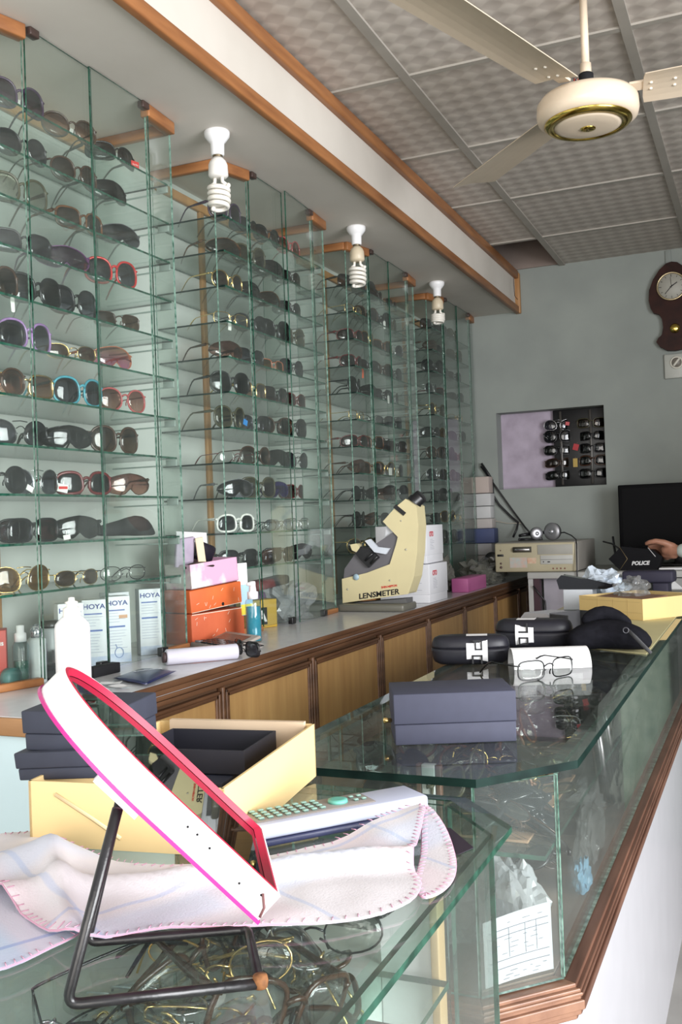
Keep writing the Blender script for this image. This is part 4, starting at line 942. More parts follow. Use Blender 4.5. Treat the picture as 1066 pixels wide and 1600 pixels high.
b = MB(); b.bbox((-.428, 1.225, .546), (-.410, 1.236, .797), .001); p_ = b.build('shelf_post', M('pale_post', (.55, .56, .55), .4), fc)
b = MB(); b.bbox((-.409, 1.226, .546), (-.402, 1.236, .797), .001); b.bbox((-.436, 1.226, .546), (-.429, 1.236, .797), .001); b.build('post_edging', REDW, p_)

nc = root('glass_showcase', 'near glass-topped showcase counter carrying the table mirror and cloth', 'showcase', (0, 0, 0))
plate('glass_top', [(-.702,.20),(-.245,.20),(-.245,.970),(-.318,1.056),(-.702,1.066)], GZ-.008, GZ, .022, [TOPG, EDGE, BEV], nc)
pane3('side_glass', (-.266, .24, .30), (-.261, .955, GZ-.0085), 'x', [CASEG, EDGE], nc)
b = MB(); mt = Matrix.Translation((-.2635, .957, 0)) @ Matrix.Rotation(math.atan2(.085, -.07), 4, 'Z'); b.box((0, -.0025, .30), (.108, .0025, GZ-.0085), {'x': 1, 'y': 0, 'z': 1}, mat=mt); b.build('corner_glass', [CASEG, EDGE], nc)
pane3('back_glass', (-.69, 1.040, .30), (-.340, 1.045, GZ-.0085), 'y', [CASEG, EDGE], nc)
pane3('glass_shelf', (-.3445, .22, .700), (-.275, .84, .706), 'z', [SHELFG, EDGE], nc)
b = MB(); b.box((-.70, .22, 0), (-.262, .90, .30)); b.build('base', LAMW, nc)
b = MB(); b.box((-.690, .23, .301), (-.345, .92, .7055)); b.build('added_pale_block', M('pale_reflection_green', (.74, .80, .77), .6), nc)  # added pale block, its colour stands in for bright reflection in the glass
b = MB(); b.box((-.700, .22, .3005), (-.694, 1.045, .80)); b.build('left_panel', M('pale_green_board', (.55, .64, .62), .5), nc)
b = MB(); b.bbox((-.292, .842, .301), (-.284, .862, .80), .001); b.build('wooden_post', wood('pale_post_wood', (.62, .44, .24), (.50, .34, .17), 'Z'), nc)
b = MB(); b.box((-.344, .852, .301), (-.2925, .857, .80)); b.build('sunlit_white_strip', WHTM, nc)  # white strip puts the sunlit patch beside the post into its colour

# spectacles heaped in the showcases
HP = [('oval','black','clear'), ('rect','silver','clear'), ('rimless','gold','clear'), ('rect','black','clear'), ('square','brown','clear'), ('oval','gold','clear'), ('rect','black','grey'), ('wayfarer','black','grey')]
HP2 = [('oval','brown','pale'), ('square','olive','pale'), ('rect','gold','brown'), ('wayfarer','black','grey'), ('oval','black','blueclear'), ('round','tortoise','pale'), ('square','black','greygrad')]
def heap(n, x0, x1, y0, y1, z, lab, grp, dz=.02, kinds=HP):
    for k in range(n):
        st, f_, l_ = kinds[k % len(kinds)]
        rot = (rnd.uniform(-1.9, -1.0) if rnd.random() < .7 else rnd.uniform(-.4, .4), rnd.uniform(-.5, .5), rnd.uniform(0, 2*PI))
        spectacles('spectacles', lab, 'spectacles', st, f_, l_, (rnd.uniform(x0, x1), rnd.uniform(y0, y1), z+.006+rnd.uniform(0, dz)), 0, grp, kinds[0] != HP[0] or rnd.random() < .5, rot)
heap(48, -.53, -.345, .48, .84, .706, 'pair of clear spectacles in the loose heap under the near glass counter top', 'spectacles heaped in the near showcase', .016, HP[:6])
heap(44, -.50, -.315, 1.27, 1.60, .694, 'pair of spectacles in the dense heap on the cardboard inside the long showcase', 'spectacles heaped on the cardboard in the long showcase', .05, HP2)
heap(30, -.50, -.36, 1.66, 2.1, .690, 'pair of spectacles heaped in the middle of the long showcase shelf, past the cardboard', 'spectacles heaped mid-shelf in the long showcase', .035)
heap(26, -.52, -.37, 2.1, 3.3, .690, 'pair of spectacles at the far part of the shelf in the long showcase', 'spectacles at the far part of the long showcase shelf', .03)
heap(26, -.52, -.32, 1.30, 2.2, .548, 'pair of dark-rimmed spectacles heaped on the floor of the long showcase', 'spectacles heaped on the long showcase floor', .03, HP2[3:4]+HP2[6:7]+HP2[0:1])
b = MB(); b.bbox((-.57, 1.27, .6905), (-.30, 1.62, .694), .001); tag(b.build('cardboard_sheet', M('brown_cardboard', (.33, .20, .12), .8, var=.15)), 'brown cardboard sheet under the heap of spectacles, on the long showcase shelf', 'cardboard')
crumple('plastic_bag', (-.325, 1.285, .5468), (.042, .045, .085), 11, MILKP, 'milky plastic bag standing just inside the front glass, above the printed form', amp=.3)
crumple('plastic_bag', (-.42, 1.30, .5468), (.05, .055, .055), 12, MILKP, 'small milky plastic bag lying low at the left inside the long showcase front', amp=.35)
crumple('plastic_bag', (-.292, 1.70, .5468), (.022, .11, .075), 13, CLRP, 'clear plastic bag with blue scraps pressed against the side glass of the long showcase')
crumple('blue_wrapper', (-.276, 1.52, .5468), (.012, .035, .035), 14, M('light_blue_foil', (.20, .42, .60), .3), 'small crumpled light blue wrapper against the side glass', 'wrapper')
crumple('plastic_sheet', (-.275, 2.35, .693), (.014, .62, .075), 15, GREYP, 'long grey-green polythene sheet behind the upper side glass of the long showcase', 'plastic sheet', amp=.2)
crumple('plastic_sheet', (-.277, 2.45, .5468), (.014, .60, .100), 16, GREYP, 'long grey-green polythene sheet behind the lower side glass of the long showcase', 'plastic sheet', amp=.2)
# printed form behind the front glass
r = root('printed_form', 'white printed form with ruled table standing behind the front glass of the long showcase', 'paper', (-.2935, 1.1925, .5462), math.atan2(.084, .0825))
V4 = [Vector(p) for p in ((-.052, .003, .001), (.046, .003, .006), (.048, .008, .088), (-.050, .008, .078))]
def fp(u, v, o=0): p = V4[0].lerp(V4[1], u).lerp(V4[3].lerp(V4[2], u), v); return p+Vector((0, o+.003*math.sin(u*PI), 0))
b = MB(); nn = 8; vs = [fp(i/nn, j) for i in range(nn+1) for j in (0, 1)]+[fp(i/nn, j, .0005) for i in range(nn+1) for j in (0, 1)]
fs = [(2*i, 2*i+2, 2*i+3, 2*i+1) for i in range(nn)]; K = 2*(nn+1); b.add(vs, fs+[tuple(K+k for k in reversed(f)) for f in fs], 0, True); b.build('sheet', M('form_paper', (.46, .46, .50), .8, var=.02), r)
b = MB()
def ln(u0, v0, u1, v1, w=.0005):
    for k in range(6):
        p, q_ = fp(u0+(u1-u0)*k/6, v0+(v1-v0)*k/6, -.0008), fp(u0+(u1-u0)*(k+1)/6, v0+(v1-v0)*(k+1)/6, -.0008); b.tube([p, q_], w*.6, 4)
for v in (.80, .70, .34, .22): ln(.08, v, .95, v)
for u in (.38, .62, .78): ln(u, .36, u, .80)
for k in range(9): ln(.12, .18-k*.0+0, .12, .18)
for v in (.88, .64, .57, .50, .43, .15, .10, .05):
    u = .12
    while u < .85: w_ = rnd.uniform(.03, .12); ln(u, v, u+w_, v, .0004); u += w_+rnd.uniform(.05, .2)
b.build('ruled_lines_and_print', M('form_ink', (.10, .10, .16), .7), r)
# lower goods in the near showcase
t_ = slab('brown_carton', (-.305, .80, .52), (.075, .05, .39), (0, 0, PI/2), M('red_brown_card', (.26, .13, .09), .7), 'red-brown carton with DEX modelled as a reflection, standing inside the near showcase', 'box', .002)
text('reflected_lettering', 'DEX', .016, M('pale_lettering', (.6, .5, .45), .7), t_, (.0, -.0256, .180), (1, 0, 0), (0, 0, 1), .0003, offset=.0004, sx=-1)  # flipped print models a reflection as lettering on the carton
text('reflected_lettering', 'ECO', .014, MATS['pale_lettering'], t_, (.0, -.0256, .148), (1, 0, 0), (0, 0, 1), .0003, offset=.0004, sx=-1)
t_.location = (-.307, .745, .4962)
crumple('crumpled_paper', (-.308, .62, .301), (.026, .05, .26), 21, WHTM, 'crumpled white paper standing inside the near showcase beside the wooden post', 'paper', amp=.25)
slab('yellow_folder', (-.345, .93, .372), (.05, .004, .14), (.1, 0, .4), M('acid_yellow', (.58, .58, .08), .6), 'thin acid-yellow folder leaning inside the near showcase corner', 'folder', .001)
# ------------------------------------------------------------------ on the long showcase top
G = GZ+.0004
DB = M('slate_blue_box', (.042, .045, .074), .75, var=.05, scale=60)
r = root('rigid_box', 'closed slate-blue rigid box with small gold clasp on the long showcase top', 'box', (-.477, 1.262, G), math.atan2(.066, .150))
MB().bbox((0, 0, 0), (.167, .105, .028), .0015).build('box_base', DB, r)
MB().bbox((-.001, -.001, .0285), (.168, .106, .070), .0015).build('box_lid', DB, r)
MB().lathe([(.001,0),(.0030,.001),(.0035,.006),(.0045,.012),(.001,.013)], n=16, mat=Matrix.Translation((-.001, .045, .026)) @ Matrix.Rotation(-PI/2, 4, 'Y')).build('gold_clasp', GOLD, r)
CASEM = M('graphite_case', (.016, .016, .022), .4, var=.1, scale=80, spec=.3)
def police_case(name, lab, loc, rz, L, D, H, word, band0, band1):
    r = root(name, lab, 'case', loc, rz, 'black oval spectacle cases with white lettered bands')
    def shell(z0, z1, nm):
        n = 40; b = MB(); rows = []
        NZ = 6
        for iz in range(NZ+1):
            z = z0+(z1-z0)*iz/NZ; t = abs(z-H/2)/(H/2)
            k = (1-min(1, t)**2.6)**(1/2.2) if t < 1 else 0
            k = max(k, .02); s = .62+.38*k
            row = []
            for a in range(n):
                w = 2*PI*a/n; c, s_ = math.cos(w), math.sin(w)
                ex = abs(c)**(2/2.6)*(1 if c > 0 else -1); ey = abs(s_)**(2/2.6)*(1 if s_ > 0 else -1)
                row.append(Vector((ex*L/2*(.80+.20*k), ey*D/2*s*(1 if t < .98 else .96), z)))
            rows.append(row)
        vs = [v for row in rows for v in row]
        fs = [(i*n+a, i*n+(a+1) % n, (i+1)*n+(a+1) % n, (i+1)*n+a) for i in range(NZ) for a in range(n)]
        fs += [tuple(reversed(range(n))), tuple(NZ*n+a for a in range(n))]
        b.add(vs, fs, 0, True); return b.build(nm, CASEM, r)
    shell(0, H*.565, 'lower_shell'); shell(H*.585, H, 'upper_shell')
    # band: white sleeve around the middle
    def prof(x, o=.0012):
        pts = []
        for i in range(32):
            w = 2*PI*i/32; c, s_ = math.cos(w), math.sin(w)
            ex = abs(c)**(2/3.0)*(1 if c > 0 else -1); ez = abs(s_)**(2/2.6)*(1 if s_ > 0 else -1)
            pts.append(Vector((x, ex*(D/2*1.0+o), H/2+ez*(H/2+o))))
        return pts
    b = MB(); A, B = prof(band0), prof(band1); b.add(A+B, [(i, (i+1) % 32, (i+1) % 32+32, i+32) for i in range(32)], 0, True)
    A2, B2 = prof(band0, .0004), prof(band1, .0004); b.add(A2+B2, [(i, (i+1) % 32, (i+1) % 32+32, i+32) for i in range(32)], 0, True)
    b.add(A+A2, [(i, (i+1) % 32, (i+1) % 32+32, i+32) for i in range(32)], 0, True); b.add(B+B2, [(i, (i+1) % 32, (i+1) % 32+32, i+32) for i in range(32)], 0, True)
    bd = b.build('white_band', WHTM, r)
    xm = (band0+band1)/2
    return r, bd, xm
INK = M('black_ink', (.015, .015, .018), .6)
def glyph(par, ch, xm, y, z, w, h, rev=0):
    """stencil letter drawn from bars, turned a quarter turn as on the sleeve; local u along +x, v along z"""
    st = .0045
    S_ = {'P': [(0,0,1,.12),(0,0,.12,.55),(0,.43,.62,.55),(.50,0,.62,.55)], 'O': [(0,0,.12,1),(.88,0,1,1),(0,0,1,.14),(0,.86,1,1)], 'L': [(0,0,1,.14),(.86,0,1,.62)], 'C': [(0,0,1,.14),(0,0,.12,.7),(.88,0,1,.7)]}[ch]
    return S_
def band_letters(par, D, items):
    b = MB()
    for (rects, x0, z0, sx, sz) in items:
        for (a, c, d_, e) in rects: b.box((x0+a*sx, -D/2-.0022, z0-e*sz), (x0+d_*sx, -D/2-.0012, z0-c*sz))
    return b.build('band_lettering', INK, par)
# letters read along the sleeve: seen as a P lying on its back, then an O cut by the lower edge
P_ = [(.0,.0,.14,.16),(.0,.0,1,.16),(.30,.16,.44,1),(.86,.0,1,1),(.30,.84,1,1)]
O_ = [(0,0,1,.18),(0,0,.16,1),(.84,0,1,1)]
OC = [(0,0,1,.18),(0,0,.16,1),(.84,0,1,1),(0,.82,1,1)]
L_g = [(.80,0,1,1),(0,.82,1,1)]
r, bd, xm = police_case('spectacle_case', 'black oval spectacle case with white band lettered PO, leftmost on the glass top', (-.585, 2.020, G), math.radians(15), .165, .072, .060, 'PO', -.008, .036)
band_letters(bd, .072, [(P_, .003, .053, .022, .021), (O_, .003, .022, .022, .018)])
r, bd, xm = police_case('spectacle_case', 'black oval spectacle case with white band lettered LI, behind the white tube', (-.508, 2.292, G), math.radians(5), .180, .085, .066, 'OL', -.038, .004)
band_letters(bd, .085, [(L_g, -.030, .060, .022, .022), (OC, -.030, .028, .022, .018)])
# white tube standing half rolled
r = root('paper_tube', 'white rolled paper tube lying on the glass behind the rimless spectacles', 'paper', (-.490, 1.985, G), math.atan2(.06, .15))
b = MB()
prf = [(.045*math.cos(t)*1.0, .038*math.sin(t)) for t in [PI*i/16 for i in range(17)]]
b.prism([(y, z) for y, z in prf]+[(y*.965, z*.965) for y, z in reversed(prf)], lambda u, v, w: (w, u, v), 0, .155); b.build('curved_sheet', WHTM, r, shade=False)
spectacles('spectacles', 'thin spectacles with dark metal arms standing in front of the white tube', 'spectacles', 'rect', 'black', 'clear', (-.385, 1.850, G), math.radians(52), None)
# silver and black open box
r = root('open_gift_box', 'silver-white card sleeve with black open box behind the lettered cases', 'box', (-.515, 2.50, G), math.radians(-35))
b = MB(); b.prism([(-.055,0),(.055,0),(.055,.048),(.040,.062),(-.040,.062),(-.055,.048)], lambda u, v, w: (u, w, v), -.045, .045); b.build('silver_sleeve', M('silver_card', (.55, .56, .60), .35, .2), r)
b = MB(); b.bbox((.005, -.047, .030), (.022, -.0455, .052), .001); b.build('dark_window', BLKM, r)
b = MB(); b.bbox((.0555, -.050, 0), (.0575, .055, .066), .0005); b.bbox((.0575, -.050, 0), (.120, -.048, .064), .0005); b.bbox((.0575, .053, 0), (.120, .055, .066), .0005); b.bbox((.0575, -.050, 0), (.120, .055, .002), .0005); b.build('black_box', M('matt_grey_black', (.035, .035, .038), .7), r)
# pouch bag
r = root('fabric_bag', 'soft black fabric zip bag lying at the right edge of the glass top', 'bag', (-.335, 2.235, G), math.radians(12))
b = MB(); b.tube([(-.085, .0, .018), (-.07, .01, .026), (-.035, .02, .036), (.01, .02, .040), (.05, .0, .036), (.078, -.015, .028), (.092, -.025, .016)], [.012, .026, .034, .036, .033, .024, .010], 18)
for v in b.v: v.z = max(.001, v.z*.95); v.y *= 1.25
b.build('bag_body', M('black_nylon', (.008, .008, .011), .9, var=.3, scale=50, bump=.5, spec=.1), r, sub=1)
b = MB(); b.tube([(-.05, .03, .060), (-.03, .035, .078), (.0, .035, .086), (.03, .03, .078), (.06, .015, .058)], [.010, .016, .018, .014, .006], 12); b.build('bag_flap', MATS['black_nylon'], r, sub=1)
b = MB(); b.tube([(.045, -.040, .052), (.06, -.052, .036), (.078, -.066, .016), (.088, -.074, .006)], [.004, .005, .005, .004], 8, flat=.4); b.build('webbing_strap', M('grey_webbing', (.06, .06, .065), .8), r)
b = MB(); b.tube([(.040+.006*math.cos(t), -.043, .052+.006*math.sin(t)) for t in [PI*k/6 for k in range(12)]], .0012, 6, True); b.build('strap_ring', M('dull_ring', (.08, .08, .09), .4, .6), r)
# yellow sheet, open yellow carton
b = MB(); b.prism([(-.600,2.42),(-.246,2.20),(-.246,3.06),(-.600,3.10)], lambda u, v, w: (u, v, w), G, G+.0015); tag(b.build('yellow_sheet', M('yellow_card_sheet', (.62, .56, .30), .75, var=.03)), 'large pale yellow card sheet covering the far part of the glass top', 'sheet')
KRAFT = M('yellow_kraft', (.68, .50, .22), .7, var=.05, scale=6); KIN = M('kraft_inside', (.45, .34, .22), .8)
r = root('open_carton', 'open yellow taped carton on the yellow sheet at the far end of the glass top', 'box', (-.525, 3.005, G+.002), math.atan2(-.145, .205))
b = MB(); w, d_, h, t = .245, .25, .060, .003
b.box((0, 0, 0), (w, t, h)); b.box((0, d_-t, 0), (w, d_, h)); b.box((0, t, 0), (t, d_-t, h)); b.box((w-t, t, 0), (w, d_-t, h)); b.box((t, t, 0), (w-t, d_-t, t)); b.build('carton_walls', KRAFT, r)
b = MB(); b.box((.012, .012, .045), (.20, .16, .050), mat=Matrix.Rotation(.06, 4, 'X')); b.build('inner_flap', M('brown_flap', (.24, .13, .08), .8), r)
b = MB(); b.box((.01, .10, .046), (.22, .22, .052), mat=Matrix.Rotation(-.02, 4, 'X')); b.build('inner_flap', KIN, r)
b = MB()
for x in (.075, .135, .19): b.box((x, -.0006, .004), (x+.0007, -.0001, .055))
b.box((.01, -.0006, .050), (.235, -.0001, .0506)); b.box((.10, -.0006, .020), (.24, -.0001, .0206)); b.build('tape_creases', M('tape_line', (.48, .35, .16), .6), r)
crumple('plastic_bag', (-.375, 3.06, G+.050), (.050, .05, .045), 31, CLRP, 'small clear plastic bag bunched on top of the open yellow carton')
r = root('white_box', 'upright white box with a glossy black handset lying across its top', 'box', (-.590, 3.22, G), 0)
MB().bbox((-.018, -.03, 0), (.075, .06, .066), .002).build('carton', M('bluish_white', (.66, .70, .76), .5), r)
b = MB(); b.tube([(-.618+.59, 0, .0), (0, 0, 0)], .001, 4); b = MB()
b.prism([(-.030,.0),(.118,.0),(.150,.010),(.135,.016),(.062,.034),(.040,.034),(-.022,.046),(-.038,.030)], lambda u, v, w_: (u, w_, v), -.030, .022)
o = b.build('black_handset', M('glossy_black', (.008, .008, .010), .08), None, (-.590, 3.22, G+.0665), bevel=.006); tag(o, 'glossy black handset lying on the upright white box', 'handset')
crumple('carrier_bag', (-.51, 3.40, G), (.085, .10, .085), 33, M('bluish_polythene', (.55, .62, .70), .35, var=.25, scale=14), 'bulging bluish-white carrier bag behind the open yellow carton')
r = root('dark_stand', 'dark grey L-shaped display stand at the far right end of the glass top', 'stand', (-.36, 3.40, G), math.radians(-4))
b = MB(); b.bbox((-.085, -.03, .072), (.080, .05, .112), .008); b.build('top_block', M('dark_violet_plastic', (.028, .026, .042), .6, spec=.2), r)
b = MB(); b.bbox((.012, -.025, 0), (.062, .05, .0715), .004); b.build('upright', MATS['dark_violet_plastic'], r)

# ------------------------------------------------------------------ foreground: mirror, cloth, carton, remote
a_u = math.atan2(.537, .843)
mr = root('table_mirror', 'arched red and white framed table mirror tilted on a black bent-rod stand', 'mirror', (-.426, .51, G), a_u)
rod = M('worn_black_enamel', (.014, .013, .014), .28, var=.5, scale=50, bump=.2)
def bend(pts, rad, n=6):
    pts = [Vector(p) for p in pts]; o = [pts[0]]
    for i in range(1, len(pts)-1):
        p = pts[i]; a = (pts[i-1]-p).normalized(); c = (pts[i+1]-p).normalized(); q0, q1 = p+a*rad, p+c*rad
        for k in range(n+1): t = k/n; o.append(q0*(1-t)**2+p*2*t*(1-t)+q1*t*t)
    return o+[pts[-1]]
RR = .0036
b = MB(); b.tube(bend([(.036, -.002, .128), (-.001, 0, RR), (.1255, 0, RR)], .010), RR, 12); b.tube(bend([(.036, .098, .128), (.003, .096, RR), (.1225, .0905, RR), (.1245, .004, RR)], .009), RR, 12)
b.build('rod_stand', rod, mr)
MB().lathe([(.001,-.005),(.0048,-.004),(.0055,0),(.0048,.004),(.001,.005)], c=(.1250, .001, RR+.0012), n=16).build('rusty_weld', M('rust', (.22, .09, .03), .8, var=.4, scale=200), mr)
dv = Vector((-.688, 0, .725)); nv = Vector((.725, 0, .688)); s0, s1, v0, v1 = -.046, .158, -.021, .121
def outl(ins, ex=0):
    vm = (v0+v1)/2; hw = (v1-v0)/2-ins; o = [(s0+ins, v1-ins), (s0+ins, v0+ins)]; sa = .052
    for k in range(1, 8): o.append((s0+ins+(sa-s0-ins)*k/8, v0+ins))
    for k in range(33):
        w = PI*k/32; o.append((sa+(s1-ins-sa)*math.sin(w)**.95, vm-hw*math.cos(w)))
    for k in range(7, 0, -1): o.append((s0+ins+(sa-s0-ins)*k/8, v1-ins))
    return o
def mp(s, v, n): return dv*s+nv*n+Vector((0, v, 0))
NB, NF = .1262, .1475
def ring(b, pa, na, pb, nb, mi=0, sm=True):
    N = len(pa); b.add([mp(s, v, na) for s, v in pa]+[mp(s, v, nb) for s, v in pb], [(i, (i+1) % N, (i+1) % N+N, i+N) for i in range(N)], mi, sm)
RED = M('crimson_frame', (.46, .015, .05), .35); MAG = M('magenta_back_rim', (.50, .02, .20), .4)
WF = M('white_frame_enamel', (.86, .85, .86), .4, var=.01)
b = MB(); A = outl(0); ring(b, A, NB, A, NF, 0, False); A2 = outl(.0022); ring(b, A, NF, A2, NF+.0004); ring(b, A2, NF+.0004, A2, NF-.001); b.add([mp(s, v, NB) for s, v in A], [tuple(range(len(A)))]); b.build('white_frame', WF, mr)
b = MB(); A3 = outl(.0075); A2b = outl(.0022); ring(b, A2b, NF+.0002, outl(.0045), NF+.0008); ring(b, outl(.0045), NF+.0008, A3, NF-.0035); b.build('red_inner_frame', RED, mr)
b = MB(); b.add([mp(s, v, NF-.0038) for s, v in outl(.0070)]+[mp(s, v, NF-.0065) for s, v in outl(.0070)], [tuple(range(len(A))), tuple(reversed(range(len(A), 2*len(A))))]); ring(b, outl(.0070), NF-.0038, outl(.0070), NF-.0065)
m, n, l, out = nt('mirror_silvering'); p = n.new('ShaderNodeBsdfGlossy'); p.inputs[0].default_value = (.62, .66, .64, 1); p.inputs[1].default_value = .015; l.new(p.outputs[0], out.inputs[0])
b.build('mirror_glass', m, mr, shade=False)
b = MB(); Ao = outl(-.0014); ring(b, Ao, NB-.0012, Ao, NB+.0012, 0, False); ring(b, Ao, NB+.0012, outl(.001), NB+.0012); b.add([mp(s, v, NB-.0012) for s, v in Ao], [tuple(range(len(Ao)))]); b.build('back_panel', MAG, mr)
for v_ in (-.016, .112):
    b = MB()
    q = [mp(.058, v_-.003, NB-.0013), mp(.094, v_-.003, NB-.0013), mp(.094, v_+.006, NB-.0013), mp(.058, v_+.006, NB-.0013)]; q2 = [x-nv*.0045 for x in q]
    b.add(q+q2, [(0,1,2,3),(7,6,5,4),(0,4,5,1),(1,5,6,2),(2,6,7,3),(3,7,4,0)]); b.build('hinge_block', WF, mr)
b = MB()
for s_, n_ in ((.030,.140),(.010,.1395),(-.020,.136),(-.036,.140),(.022,.1405)): b.lathe([(.0003,0),(.0009,0),(.0005,.0004)], n=8, mat=Matrix.Translation(mp(s_, v0-.0001, n_)) @ Matrix.Rotation(PI/2, 4, 'X'))
b.build('pin_holes', BLKM, mr)
b = MB(); b.tube([mp(s0+.010, v0-.0008, NF-.006), mp(s0+.003, v0-.001, NF-.012), mp(s0+.001, v0-.001, NB+.003)], .0009, 6); b.build('crack', M('brown_chip', (.15, .06, .06), .7), mr)

# cloth
m, n, l, out = nt('checked_flannel')
p = n.new('ShaderNodeBsdfPrincipled'); l.new(p.outputs[0], out.inputs[0]); p.inputs['Roughness'].default_value = .95; p.inputs['Specular IOR Level'].default_value = .1
tc = n.new('ShaderNodeTexCoord'); mp_ = n.new('ShaderNodeMapping'); mp_.inputs['Rotation'].default_value = (0, 0, .5); l.new(tc.outputs['Object'], mp_.inputs[0]); sp_ = n.new('ShaderNodeSeparateXYZ'); l.new(mp_.outputs[0], sp_.inputs[0])
def band(o, per, off, w):
    a = n.new('ShaderNodeMath'); a.operation = 'ADD'; a.inputs[1].default_value = off; l.new(o, a.inputs[0])
    b_ = n.new('ShaderNodeMath'); b_.operation = 'PINGPONG'; b_.inputs[1].default_value = per; l.new(a.outputs[0], b_.inputs[0])
    c = n.new('ShaderNodeMapRange'); c.inputs[1].default_value = w; c.inputs[2].default_value = w*.5; l.new(b_.outputs[0], c.inputs[0]); return c.outputs[0]
def blend(base, fac, col, amt):
    k = n.new('ShaderNodeMath'); k.operation = 'MULTIPLY'; k.inputs[1].default_value = amt; l.new(fac, k.inputs[0])
    x = n.new('ShaderNodeMix'); x.data_type = 'RGBA'; l.new(k.outputs[0], x.inputs[0]); x.inputs[7].default_value = c4(col)
    if isinstance(base, tuple): x.inputs[6].default_value = c4(base)
    else: l.new(base, x.inputs[6])
    return x.outputs[2]
c_ = blend((.74, .71, .74), band(sp_.outputs[0], .085, .02, .030), (.60, .68, .84), .5)
c_ = blend(c_, band(sp_.outputs[1], .075, .03, .024), (.80, .66, .70), .45)
c_ = blend(c_, band(sp_.outputs[0], .085, .055, .0035), (.35, .46, .75), .4)
c_ = blend(c_, band(sp_.outputs[1], .075, .000, .003), (.35, .48, .75), .35)
l.new(c_, p.inputs['Base Color'])
no = n.new('ShaderNodeTexNoise'); no.inputs['Scale'].default_value = 500; l.new(tc.outputs['Object'], no.inputs[0]); bp = n.new('ShaderNodeBump'); bp.inputs['Strength'].default_value = .3; bp.inputs['Distance'].default_value = .001; l.new(no.outputs[0], bp.inputs['Height']); l.new(bp.outputs[0], p.inputs['Normal'])
CLOTH = m; STIT = M('pink_thread', (.66, .36, .48), .8)
from mathutils import noise
def ss(a, b_, x): t = max(0, min(1, (x-a)/(b_-a))); return t*t*(3-2*t)
CLOTH2 = CLOTH.copy(); CLOTH2.name = 'blue_checked_flannel'
for nd in CLOTH2.node_tree.nodes:
    if nd.type == 'MIX' and not nd.inputs[6].is_linked: nd.inputs[6].default_value = (.56, .66, .80, 1)
    elif nd.type == 'MIX' and abs(nd.inputs[7].default_value[0]-.35) < .001: nd.inputs[7].default_value = (.12, .24, .62, 1)
def cloth(name, lab, poly, hf, res=.009, mt_=None):
    r = root(name, lab, 'cloth', (0, 0, 0), 0, None)
    pl = [Vector(q) for q in poly]
    # rounded outline by Catmull-Rom
    o = []; N = len(pl)
    for i in range(N):
        p0, p1, p2, p3 = pl[i-1], pl[i], pl[(i+1) % N], pl[(i+2) % N]
        for k in range(4):
            t = k/4; o.append(.5*((2*p1)+(p2-p0)*t+(2*p0-5*p1+4*p2-p3)*t*t+(3*p1-p0-3*p2+p3)*t**3))
    m_, pts = sheet([(q.x, q.y) for q in o], hf, res, .0022, 0)
    m_.build('cloth_sheet', mt_ or CLOTH, r)
    L3 = [Vector((q.x, q.y, hf(q.x, q.y)+.0012)) for q in o]
    b = MB(); b.tube(L3, .0009, 6, True)
    # blanket stitches
    per = []; acc = 0; cen = Vector((sum(q.x for q in o)/len(o), sum(q.y for q in o)/len(o)))
    for i in range(len(o)):
        q0, q1 = o[i], o[(i+1) % len(o)]; d = (q1-q0).length; k = max(1, round(d/.0085))
        for j in range(k):
            q = q0.lerp(q1, j/k); tn = (q1-q0).normalized(); nn_ = Vector((-tn.y, tn.x))
            if nn_.dot(cen-q) < 0: nn_ = -nn_
            e = q+nn_*.0055+tn*.002
            b.tube([(q.x, q.y, hf(q.x, q.y)+.0026), (e.x, e.y, hf(e.x, e.y)+.0027)], .00045, 4)
    b.build('blanket_stitch', STIT, r); return r
def h_main(x, y):
    z = G+.0035+.0035*noise.noise(Vector((x*22, y*22, 0)))+.002
    # fold humps at the left end
    d = (Vector((x, y))-Vector((-.615, .705))).length; z += .022*math.exp(-(d/.045)**2)
    d = abs((x+.560)*.7+(y-.665)*.71); z += .013*math.exp(-(d/.012)**2)*ss(-.66, -.56, x)*(1-ss(-.52, -.44, x))
    d = abs((x+.40)*.55-(y-.76)*.83+.0); z += .012*math.exp(-(d/.018)**2)
    # the right part rises over the remote
    z += .020*ss(.0, .10, (y-.835)-(x+.40)*(-.2))*ss(-.50, -.42, x)*.6
    return max(z, G+.0006)
cloth('flannel_cloth', 'large white flannel cloth with pink stitched edge and faint blue stripes on the near glass', [(-.725,.765),(-.69,.70),(-.64,.655),(-.575,.625),(-.51,.592),(-.472,.590),(-.425,.628),(-.367,.652),(-.322,.672),(-.290,.700),(-.270,.735),(-.275,.775),(-.292,.805),(-.305,.850),(-.317,.905),(-.333,.945),(-.368,.88),(-.41,.815),(-.46,.765),(-.52,.735),(-.58,.735),(-.63,.745),(-.68,.79)], h_main)
def h_low(x, y): return G+.0006+.0016*(1+noise.noise(Vector((x*15, y*15, 4))))*.5
cloth('flannel_cloth', 'pale blue checked cloth with blue stripes under the white one, lower left', [(-.70,.72),(-.695,.52),(-.60,.50),(-.515,.530),(-.497,.580),(-.499,.622),(-.56,.66),(-.63,.70)], lambda x, y: h_low(x, y), mt_=CLOTH2)
cloth('flannel_cloth', 'folded-back corner of bluish flannel hanging from the remote toward the glass edge', [(-.335,.965),(-.300,.920),(-.272,.862),(-.257,.812),(-.256,.775),(-.268,.757),(-.285,.790),(-.300,.85)], lambda x, y: G+.0006+.010*ss(.86, .96, y))

